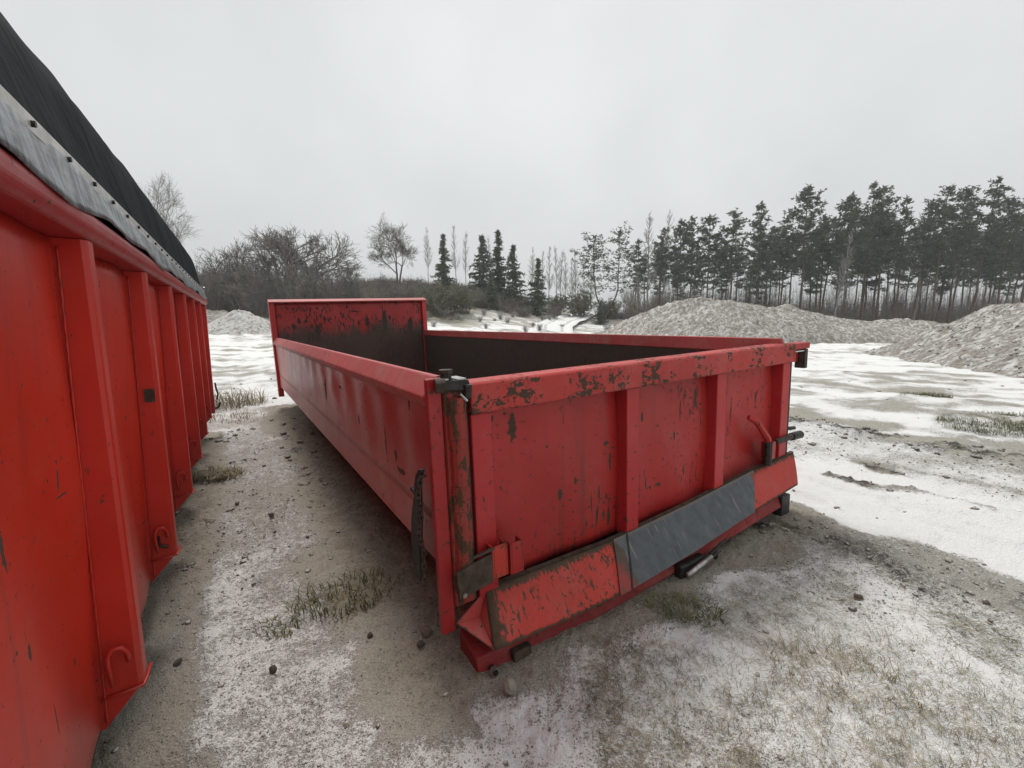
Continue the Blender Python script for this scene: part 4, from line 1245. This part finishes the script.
# ---- the pine wood on the right: every crown that shows against the sky
G_P = 'pines of the wood behind the dirt piles'
front = [
 # px, top, Y, variant, width, label
 (641, 238, 55, 4, 1.0, 'first thin pine at the left end of the wood, beside the double topped pine'),
 (662, 228, 57, 1, 1.0, 'slim pine half hidden behind bare birch twigs at the left end of the wood'),
 (680, 219, 54, 0, 1.0, 'pine with rounded top above the highest hump of the brown dirt pile'),
 (696, 215, 57, 2, .95, 'bushy pine just right of the rounded one above the highest dirt hump'),
 (713, 214, 54, 3, .95, 'pine with pale trunk just right of the brown dirt pile hump'),
 (737, 210, 52, 6, 1.05, 'flat topped broad pine with bare lower trunk above the middle of the brown dirt pile'),
 (764, 201, 54, 5, 1.0, 'pointed pine above the second hump of the brown dirt pile, taller than both neighbours'),
 (788, 217, 56, 1, 1.0, 'short pine in the dip between the pointed pine and the first tall pine'),
 (812, 185, 53, 0, 1.05, 'tall pine standing above the container corner bracket, first of the tall group'),
 (829, 214, 58, 4, 1.0, 'low narrow pine in the notch right of the first tall pine'),
 (844, 199, 55, 3, .9, 'pine with slender bare trunk, second to the left of the close pair'),
 (856, 192, 52, 5, .9, 'narrow pine with dense crown just left of the close pair of tall pines'),
 (875, 184, 54, 2, .85, 'left one of the close pair of tall pines in the middle of the wood'),
 (890, 186, 55, 1, .95, 'right one of the close pair of tall pines in the middle of the wood'),
 (909, 195, 53, 4, .9, 'spindly pine with a thin pointed tip beside the open gap in the wood'),
 (933, 201, 55, 0, .9, 'pine on the right side of the open gap in the wood'),
 (949, 187, 52, 6, .95, 'broad dense pine right of the gap with a leaning pale trunk beside it'),
 (963, 188, 55, 3, .9, 'pine squeezed between the broad dense pine and the tallest pine'),
 (988, 180, 51, 2, 1.0, 'tallest pine near the right edge, behind the grey dirt pile'),
 (1014, 199, 50, 5, 1.0, 'tiered pine with spaced branches right of the tallest pine'),
 (1040, 190, 52, 0, 1.0, 'pine at the right border of the picture, crown cut by it'),
]
for px, yt, Y, v, wd, lab in front:
    stand(PINES[v], 'pine_tree', px, yt, Y, lab, 'pine', G_P, wide=wd * .92)
k = 0
for i in range(46):
    px = 640 + i * 9.2 + random.uniform(-4, 4)
    yt = np.interp(px, [640, 700, 760, 815, 880, 930, 990, 1060], [252, 238, 232, 222, 214, 225, 214, 214]) + random.uniform(-4, 16)
    Y = random.uniform(60, 78)
    stand(PINES[(i * 3 + 1) % 7], 'pine_tree', px, yt, Y, 'pine deep in the wood, showing only between the front trunks', 'pine', 'pines deep in the wood', wide=1.0)
for px, yt, Y in ((1075, 186, 55), (1120, 180, 56), (1170, 188, 52), (1220, 180, 54)):
    stand(PINES[int(px) % 7], 'pine_tree', px, yt, Y, 'pine deep in the wood, showing only between the front trunks', 'pine', 'pines deep in the wood')
# the separate broad pine with two tops
stand(PINE_PAIR, 'pine_tree', 607, 231, 48, 'broad snowy pine with two tops standing apart left of the wood', 'pine', rz=0.0, wide=1.0)

# ---- spruces on the hill
for px, yt, Y, v, wd, lab in [
    (443, 233, 50, 0, 1.0, 'single small spruce left of the spruce cluster on the hill'),
    (482, 233, 49, 1, 1.0, 'leftmost pointed spruce of the dense cluster on the hill'),
    (498, 229, 51, 0, .95, 'tallest slim spruce in the middle of the dense cluster on the hill'),
    (513, 243, 49, 1, .95, 'rounded right hand spruce of the dense cluster on the hill'),
    (538, 257, 47, 2, 1.15, 'small lone spruce on the snowy slope right of the cluster'),
    (601, 300, 45, 1, 1.2, 'tiny young spruce at the right edge of the snowy track'),
    (491, 270, 45, 2, 1.2, 'pale frosted young spruce in front of the cluster')]:
    stand(SPRUCES[v], 'spruce_tree', px, yt, Y, lab, 'spruce', 'spruces on the hill', wide=wd)
# ---- bare broadleaf trees
stand(OAKS[0], 'bare_tree', 396, 213, 52, 'round bare tree alone on the hill crest behind the front wall of the container', 'tree', wide=1.05, rz=1.0)
stand(OAKS[1], 'bare_tree', 287, 224, 47, 'wide bare tree with spreading limbs above the brush left of the container', 'tree', wide=1.25, rz=.4)
stand(OAKS[2], 'bare_tree', 234, 236, 46, 'fan shaped bare tree right of the tarpaulin edge, left of the wide bare tree', 'tree', wide=1.15)
stand(OAKS[2], 'bare_tree', 336, 256, 47, 'low bare tree with curved twigs right of the wide bare tree', 'tree', wide=1.5, rz=2.0)
stand(TALL_BARE[0], 'bare_tree', 150, 168, 42, 'tallest bare tree, its twigs rising over the black tarpaulin', 'tree', wide=.8)
stand(TALL_BARE[1], 'bare_tree', 178, 200, 41, 'bare tree with level side limbs just right of the tarpaulin slope', 'tree', wide=.85)
stand(TALL_BARE[0], 'bare_tree', 112, 175, 44, 'bare tree almost wholly hidden behind the tarpaulin', 'tree', wide=.8, rz=2.5)
# ---- pale birches behind
bl = [(427, 226, 60, 'thin pale birch between the round bare tree and the single spruce'), (455, 227, 58, 'tall thin birch right behind the single spruce'),
      (466, 232, 60, 'pale birch just left of the spruce cluster'), (491, 236, 62, 'birch showing behind the spruce cluster'),
      (532, 246, 63, 'faint birch left of the lone spruce'), (548, 248, 64, 'faint birch right of the lone spruce'), (557, 246, 62, 'taller faint birch at the foot of the snowy track'),
      (567, 254, 64, 'short faint birch above the snowy track'), (577, 250, 63, 'faint birch left of the two topped pine'), (586, 258, 62, 'short faint birch touching the two topped pine'),
      (652, 214, 62, 'bare birch with frosted twigs above the left end of the wood'), (664, 212, 63, 'taller bare birch with frosted twigs above the left end of the wood'), (640, 262, 50, 'frosted birch in front of the left end of the wood'),
      (541, 252, 61, 'slender faint birch between the lone spruce and its right neighbour birch'), (562, 250, 60, 'slender faint birch in the middle of the birch row'), (573, 258, 61, 'low faint birch in the birch row'), (592, 262, 60, 'low faint birch partly behind the two topped pine'),
      (624, 268, 52, 'frosted birch right of the two topped pine'), (925, 214, 57, 'bare birch standing in the open gap of the wood'),
      (842, 232, 50, 'leaning birch with thin white trunk in front of the dark wood')]
for i, (px, yt, Y, lab) in enumerate(bl):
    e = stand(BIRCHES[i % 4], 'birch_tree', px, yt, Y, lab, 'birch', 'pale birches', wide=1.0 if px < 600 else 1.1)
    if px == 842: e.rotation_euler = (0, .16, 0)

# ---- brush and shrubs
lab_s = ['bare shrub in the brown brush by the foot of the wide bare tree', 'bare shrub on the hillside above the container front wall', 'low bare shrub at the foot of the pine wood']
for i in range(14):
    px = 200 + i * 13.4 + random.uniform(-4, 4)
    Y = random.uniform(42, 46.5)
    x, y, zt = ray_at(px, np.interp(px, [190, 250, 300, 340, 380], [256, 258, 262, 270, 276]) + random.uniform(-5, 12), Y)
    s = max(.5, (zt - tz(x, y)) / 3.2)
    put('bare_shrub', SHRUBS[i % 4], 'bare brown shrub in the brush thicket below the wide bare tree', 'shrub', 'shrubs of the brush thicket', x, y, random.uniform(0, 6), (s * .95, s))
for i in range(40):
    px = 330 + i * 5.8 + random.uniform(-5, 5)
    Y = random.uniform(44, 53)
    x, y, zt = ray_at(px, 290, Y)
    s = random.uniform(.35, .62)
    put('bare_shrub', SHRUBS[i % 4], 'low bare shrub on the snowy hillside under the spruces', 'shrub', 'shrubs on the hillside', x, y, random.uniform(0, 6), (s * 1.2, s))
for px, yt, Y, lab in [(440, 278, 40, 'large olive willow bush right of the container front wall'), (462, 284, 41, 'olive bush on the right side of the large willow bush'),
                       (428, 290, 42, 'olive bush half hidden by the container front wall'), (578, 288, 50, 'olive bush beside the top of the snowy track'), (556, 292, 50, 'olive bush left of the top of the snowy track'), (610, 296, 49, 'olive bush under the two topped pine')]:
    x, y, zt = ray_at(px, yt, Y); s = max(.4, (zt - tz(x, y)) / 2.8)
    put('leafy_shrub', LEAFY, lab, 'shrub', 'olive bushes', x, y, random.uniform(0, 6), (s * 1.05, s))
for i in range(26):
    px = 430 + i * 6.6 + random.uniform(-4, 4)
    if i > 20: px = 600 + (i - 20) * 8
    Y = random.uniform(33, 44)
    x, y, zt = ray_at(px, 300, Y)
    s = random.uniform(.25, .65)
    put('frosted_shrub', FROSTY, 'frosted twiggy bush on the snowy slope by the track', 'shrub', 'frosted bushes on the slope', x, y, random.uniform(0, 6), s)
# brush that reads as one mass: behind the thicket, and the dark floor of the pine wood
def scrub(name, label, spots, mat, hh, seed):
    R = np.random.default_rng(seed)
    s = Soup()
    for (x, y, h) in spots:
        z0 = tz(x, y) - .1
        for k in range(9):
            a = R.uniform(0, 2 * PI); o = R.uniform(.1, 1.0)
            p = np.array([x + R.normal(0, .5), y + R.normal(0, .5), z0]); H = h * R.uniform(.5, 1.05)
            e = p + np.array([math.cos(a) * o, math.sin(a) * o, H])
            limb(s, [p, (p + e) / 2 + [0, 0, H * .08], e], [.035, .022, .008], 3)
            for q in range(7):
                b = p + (e - p) * R.uniform(.2, 1); d = R.normal(size=3) * [1, 1, .7] + [0, 0, .5]; d /= np.linalg.norm(d)
                limb(s, [b, b + d * R.uniform(.3, .9)], [.016, .006], 3)
    tag(link(name, s.mesh(name, mat)), label, kind='stuff')
sp = []
for i in range(240):
    px = random.uniform(170, 385); Y = random.uniform(46, 56)
    x, y, zt = ray_at(px, np.interp(px, [190, 250, 300, 340, 385], [262, 264, 268, 276, 282]), Y)
    sp.append((x, y, max(.6, zt - tz(x, y)) * random.uniform(.7, 1.02)))
scrub('undergrowth', 'dense brown brush thicket behind the shrubs', sp, M['twig_dark'], 3, 601)
sp = []
for i in range(230):
    px = random.uniform(335, 525); Y = random.uniform(44, 56)
    if i > 190: px = random.uniform(600, 650); Y = random.uniform(48, 56)
    x, y, zt = ray_at(px, 300, Y)
    sp.append((x, y, random.uniform(.3, 1.2) * (.4 + float(vnoise(np.array([x / 2.5]), np.array([y / 4.0]), 98)[0]))))
scrub('undergrowth', 'brown scrub covering the bank behind the container', sp, M['twig'], 3, 603)
sp = []
for i in range(900):
    px = random.uniform(628, 1160); Y = random.uniform(57, 76)
    x, y, zt = ray_at(px, 300, Y)
    sp.append((x, y, (random.uniform(1.6, 4.4) + (2.6 if Y > 66 else 0)) * (.55 + .9 * float(vnoise(np.array([x / 3.1]), np.array([y / 9.0]), 99)[0]))))
scrub('undergrowth', 'dark undergrowth filling the floor of the pine wood', sp, M['twig_dark'], 4, 602)

# ------------------------------------------------------------------ gravel, clods, grass, stones
ICO = None
def rocks(name, label, XY, size, mat, flat=.7, seed=1, z=None):
    global ICO
    if ICO is None:
        b = bmesh.new(); bmesh.ops.create_icosphere(b, subdivisions=1, radius=1)
        ICO = (np.array([v.co[:] for v in b.verts]), np.array([[v.index for v in f.verts] for f in b.faces])); b.free()
    R = np.random.default_rng(seed)
    V0, F0 = ICO
    n = len(XY)
    sc = size[:, None, None] * R.uniform(.6, 1.3, (n, 1, 3)) * np.array([1, 1, flat])
    a = R.uniform(0, 2 * PI, n)
    V = V0[None] * sc * R.uniform(.55, 1.35, (n, len(V0), 1))
    c, s = np.cos(a)[:, None], np.sin(a)[:, None]
    X = V[..., 0] * c - V[..., 1] * s; Y = V[..., 0] * s + V[..., 1] * c
    if z is None: z = gz_many(XY[:, 0], XY[:, 1])
    V = np.stack([X + XY[:, 0:1], Y + XY[:, 1:2], V[..., 2] + z[:, None] + size[:, None] * .02], -1)
    F = F0[None] + (np.arange(n) * len(V0))[:, None, None]
    tag(link(name, fast_mesh(name, V.reshape(-1, 3), F.reshape(-1, 3), mat, False)), label, kind='stuff')

def polar(n, r0, r1, seed, a=60):
    R = np.random.default_rng(seed)
    r = np.exp(R.uniform(math.log(r0), math.log(r1), n)); t = np.radians(R.uniform(-a, a, n))
    return np.column_stack([np.sin(t) * r, np.cos(t) * r]), R
XY, R_ = polar(42000, .75, 6.0, 701)
keep = R_.random(len(XY)) < np.clip(.35 + 1.6 * (fbm(XY[:, 0] * 2.2, XY[:, 1] * 2.2, 3, 702) - .42), 0, 1)
keep &= mask_fields(XY[:, 0], XY[:, 1])[0] < .85
XY = XY[keep]
rocks('gravel', 'small stones strewn over the yard', XY, np.random.default_rng(3).uniform(.0022, .0062, len(XY)) * np.clip(np.hypot(XY[:, 0], XY[:, 1]) / 2.2, .7, 1.7), M['pebble'], .7, 704)
XY, R_ = polar(40000, 1.0, 14, 711)
cl = mask_fields(XY[:, 0], XY[:, 1])
keep = R_.random(len(XY)) < np.clip(cl[2] * 1.1 - .12, .012, 1)
XY = XY[keep]
rocks('soil_clods', 'dark churned clods along the ruts', XY, (.004 + .018 * np.random.default_rng(5).random(len(XY)) ** 2.5) * np.clip(np.hypot(XY[:, 0], XY[:, 1]) / 3, .7, 2.2), M['clods'], .7, 714)
hv_ = np.vstack([h_[0][h_[1] > .12] for h_ in HEAPS])
R = np.random.default_rng(717)
hv_ = hv_[R.choice(len(hv_), 16000, replace=False)] + R.normal(0, .05, (16000, 3)) * [1, 1, 0]
rocks('rubble', 'stones and lumps lying on the dirt piles', hv_[:, :2], .010 + .042 * R.random(16000) ** 4, M['rubble'], .75, 718, hv_[:, 2])

def blades(n, rad, hgt, R, lean=.6, wdt=.0016, seg=2):
    """a tuft of bent blades round the origin, as quads"""
    a = R.uniform(0, 2 * PI, n); r = rad * np.sqrt(R.uniform(0, 1, n))
    base = np.column_stack([np.cos(a) * r, np.sin(a) * r, np.full(n, -.01)])
    d = R.uniform(0, 2 * PI, n) * .5 + a * .5 + R.normal(0, .7, n)
    L = hgt * R.uniform(.5, 1.2, n); ln = lean * R.uniform(.3, 1.5, n)
    mid = base + np.column_stack([np.cos(d) * L * ln * .35, np.sin(d) * L * ln * .35, L * .62])
    tip = base + np.column_stack([np.cos(d) * L * ln, np.sin(d) * L * ln, L * np.clip(1 - ln * .35, .15, 1)])
    s = np.column_stack([-np.sin(d), np.cos(d), np.zeros(n)]) * wdt
    V = np.stack([base - s, base + s, mid + s * .8, mid - s * .8, tip + s * .15, tip - s * .15], 1).reshape(-1, 3)
    k = np.arange(n)[:, None] * 6
    F = np.vstack([k + [[0, 1, 2, 3]], k + [[3, 2, 4, 5]]])
    return V, F

def tuft(x, y, n, rad, h, mat, label, seed, lean=.7, w=.0016, sx=1.0, rz=0):
    R = np.random.default_rng(seed)
    V, F = blades(n, rad, h, R, lean, w)
    V[:, 0] *= sx
    o = link('grass_tuft', fast_mesh('grass_tuft', V, F, mat))
    o.location = (x, y, gz(x, y)); o.rotation_euler = (0, 0, rz)
    return tag(o, label, 'grass tuft', 'grass tufts in the yard')
tuft(-4.62, 7.35, 420, .34, .36, M['grass_dry'], 'tall dry straw tuft at the far end of the lane beside the ribbed container', 801, .9, .003, 1.5)
tuft(-4.0, 6.5, 260, .40, .10, M['grass_dry'], 'low trampled straw in front of the tall dry tuft', 802, .8, .003, 1.4)
tuft(-.83, 2.08, 300, .15, .085, M['grass_green'], 'green and brown tuft in the middle of the lane nearest the viewer', 803, .8, .0016, 1.7, .5)
tuft(-1.06, 1.86, 130, .06, .035, M['grass_green'], 'flat green sprig just left of the nearest tuft in the lane', 804, 1.0, .002, 1.6)
tuft(-2.61, 3.85, 420, .13, .10, M['grass_dry'], 'dark matted tuft beside the third rib foot in the lane', 805, 1.0, .0022, 1.7)
tuft(1.22, 1.50, 380, .15, .06, M['grass_dry'], 'matted straw tuft on the snowy ground at the lower right', 806, 1.6, .0009, 1.7, -.5)
tuft(5.92, 5.25, 3400, .55, .075, M['grass_green'], 'wide green grass patch at the right edge below the grey dirt pile', 807, 1.1, .0022, 1.7, .4)
tuft(6.75, 7.25, 900, .25, .08, M['grass_green'], 'small green tuft alone in the snowy yard between the container and the grey pile', 808, 1.0, .0022, 1.5)
tuft(.80, 1.90, 260, .10, .05, M['grass_green'], 'small green tuft in front of the grey plate of the tailgate flap', 809, 1.2, .0014, 1.7, -.4)
# matted winter grass, combed one way, in the lower right
R = np.random.default_rng(818)
def matted(name, n, mat, label, lo, hi, seed, thr):
    R = np.random.default_rng(seed)
    X = R.uniform(.25, 2.4, n); Y = R.uniform(.85, 2.5, n)
    lx, ly = a_local(X, Y)
    f = fbm(X * 2.3 + ly * .5, Y * 1.3, 3, seed) + .35 * (vnoise(X * 9, Y * 5, seed + 2) - .5)
    k = (R.random(n) < sstep(thr, thr + .16, f)) & (ly < -.30) & (lx < 2.0)
    X, Y = X[k], Y[k]; m = len(X)
    d = -1.15 + R.normal(0, .55, m); L = R.uniform(lo, hi, m); up = R.uniform(.05, .42, m)
    dx, dy = np.cos(d), np.sin(d)
    b = np.column_stack([X, Y, np.zeros(m) - .003])
    mid = b + np.column_stack([dx * L * .45, dy * L * .45, L * up * .8 + .004])
    tip = b + np.column_stack([dx * L, dy * L, L * up * .7 + .004]) + R.normal(0, .004, (m, 3))
    s = np.column_stack([-dy, dx, np.zeros(m)]) * R.uniform(.0005, .0012, m)[:, None]
    V = np.stack([b - s, b + s, mid + s * .9, mid - s * .9, tip + s * .2, tip - s * .2], 1)
    z = gz_many(X, Y)
    V[..., 2] += z[:, None]
    kk = np.arange(m)[:, None] * 6
    tag(link(name, fast_mesh(name, V.reshape(-1, 3), np.vstack([kk + [[0, 1, 2, 3]], kk + [[3, 2, 4, 5]]]), mat)), label, kind='stuff')
matted('grass', 20000, M['grass_dry'], 'matted straw lying over the snow at the lower right', .025, .085, 822, .50)
matted('grass', 16000, M['grass_green'], 'faded green grass lying over the snow at the lower right', .02, .065, 841, .54)
# thin grass everywhere in the lower right
R = np.random.default_rng(820)
VV, FF, n0 = [], [], 0
cnt = 0
for (gx, gy, gr, num) in [(.95, 1.15, .34, 300), (.60, 1.42, .28, 260), (1.35, 1.35, .40, 360), (1.7, 1.5, .4, 240), (1.0, 1.7, .4, 200), (1.5, 1.1, .35, 300), (.45, 1.62, .16, 110), (1.5, 2.2, .3, 90), (-.8, 2.4, .35, 70), (-1.6, 3.4, .6, 120), (-.6, 2.9, .3, 70)]:
    for k in range(num):
        a = R.uniform(0, 2 * PI); r = gr * math.sqrt(R.random())
        x, y = gx + math.cos(a) * r, gy + math.sin(a) * r
        V, F = blades(R.integers(4, 11), .016, R.uniform(.02, .05), R, 1.7, .0007)
        VV.append(V + np.array([x, y, 0])); FF.append(F + n0); n0 += len(V)
VV = np.vstack(VV)
VV[:, 2] += gz_many(VV[:, 0], VV[:, 1])
tag(link('grass', fast_mesh('grass', VV, np.vstack(FF), M['grass_dry'])), 'thin dead grass blades poking through the snow', kind='stuff')

def stone(name, x, y, r, mat, label, cat, seed, sc=(1, .85, 1.15), up=.6):
    b = bmesh.new(); bmesh.ops.create_icosphere(b, subdivisions=4, radius=1)
    V = np.array([v.co[:] for v in b.verts])
    n1 = fbm(V[:, 0] * 1.3 + 9 + seed, V[:, 1] * 1.3 + V[:, 2] * 1.7 + 4, 3, seed) - .5
    n2 = fbm(V[:, 0] * 4 + V[:, 2] * 3 + 20, V[:, 1] * 4 + 31, 3, seed + 3) - .5
    for v, p, q_ in zip(b.verts, n1, n2): v.co = v.co * (1 + .55 * p + .42 * q_)
    me = bpy.data.meshes.new(name); b.to_mesh(me); b.free()
    me.polygons.foreach_set('use_smooth', [True] * len(me.polygons)); me.materials.append(mat)
    o = link(name, me)
    o.scale = [r * s for s in sc]; o.location = (x, y, gz(x, y) + r * up); o.rotation_euler = (.1, .2, seed)
    return tag(o, label, cat)
stone('stone', -.008, 1.475, .030, M['stone'], 'pale speckled stone standing below the left tip of the tailgate flap', 'stone', 11, (.85, .85, 1.15), .75)
0 and stone('sandy_lump', -.13, 1.40, .036, M['sand'], 'low sandy lump of soil left of the pale speckled stone', 'lump of soil', 12, (1.6, 1.0, .35), .02)
stone('stone', -.37, 1.79, .022, M['sand'], 'small tan stone on bare soil below the left corner post', 'stone', 13, (1, .9, 1), .6)
stone('soil_clod', -.385, 1.73, .016, M['stone_dark'], 'dark clod touching the small tan stone', 'clod', 14, (1.2, .9, .8), .4)
stone('soil_clod', -.62, 1.80, .013, M['stone_dark'], 'dark round clod in the lane, one of two left of the corner post', 'clod', 15)
stone('soil_clod', -.94, 1.60, .015, M['stone_dark'], 'dark clod alone on pale gravel in the middle of the lane', 'clod', 16, (.8, .9, 1.2))
stone('soil_clod', -1.36, 1.66, .013, M['stone_dark'], 'largest dark clod by the shaded strip along the ribbed container', 'clod', 17, (1.3, .8, .8))
0 and stone('stone', -.19, 1.235, .026, M['stone'], 'flat grey stone at the bottom of the picture below the sandy lump', 'stone', 18, (1.4, 1, .5), .3)
stone('soil_clod', 1.62, 1.95, .018, M['stone_dark'], 'dark clod on the snow at the lower right', 'clod', 19)

# ------------------------------------------------------------------ thin winter haze over the whole yard
hz = MB().box(-960, 960, -960, 960, -1.6, 40.0).build('haze', [])
N = bpy.data.materials.new('thin_haze')
N.use_nodes = True
N.node_tree.nodes.clear()
ho = N.node_tree.nodes.new('ShaderNodeOutputMaterial')
hv = N.node_tree.nodes.new('ShaderNodeVolumePrincipled')
hv.inputs['Color'].default_value = (.93, .95, .96, 1)
hv.inputs['Density'].default_value = .0013
hv.inputs['Anisotropy'].default_value = .2
N.node_tree.links.new(hv.outputs['Volume'], ho.inputs['Volume'])
hz.data.materials.append(N)
tag(hz, 'thin grey winter haze in the air', kind='stuff')
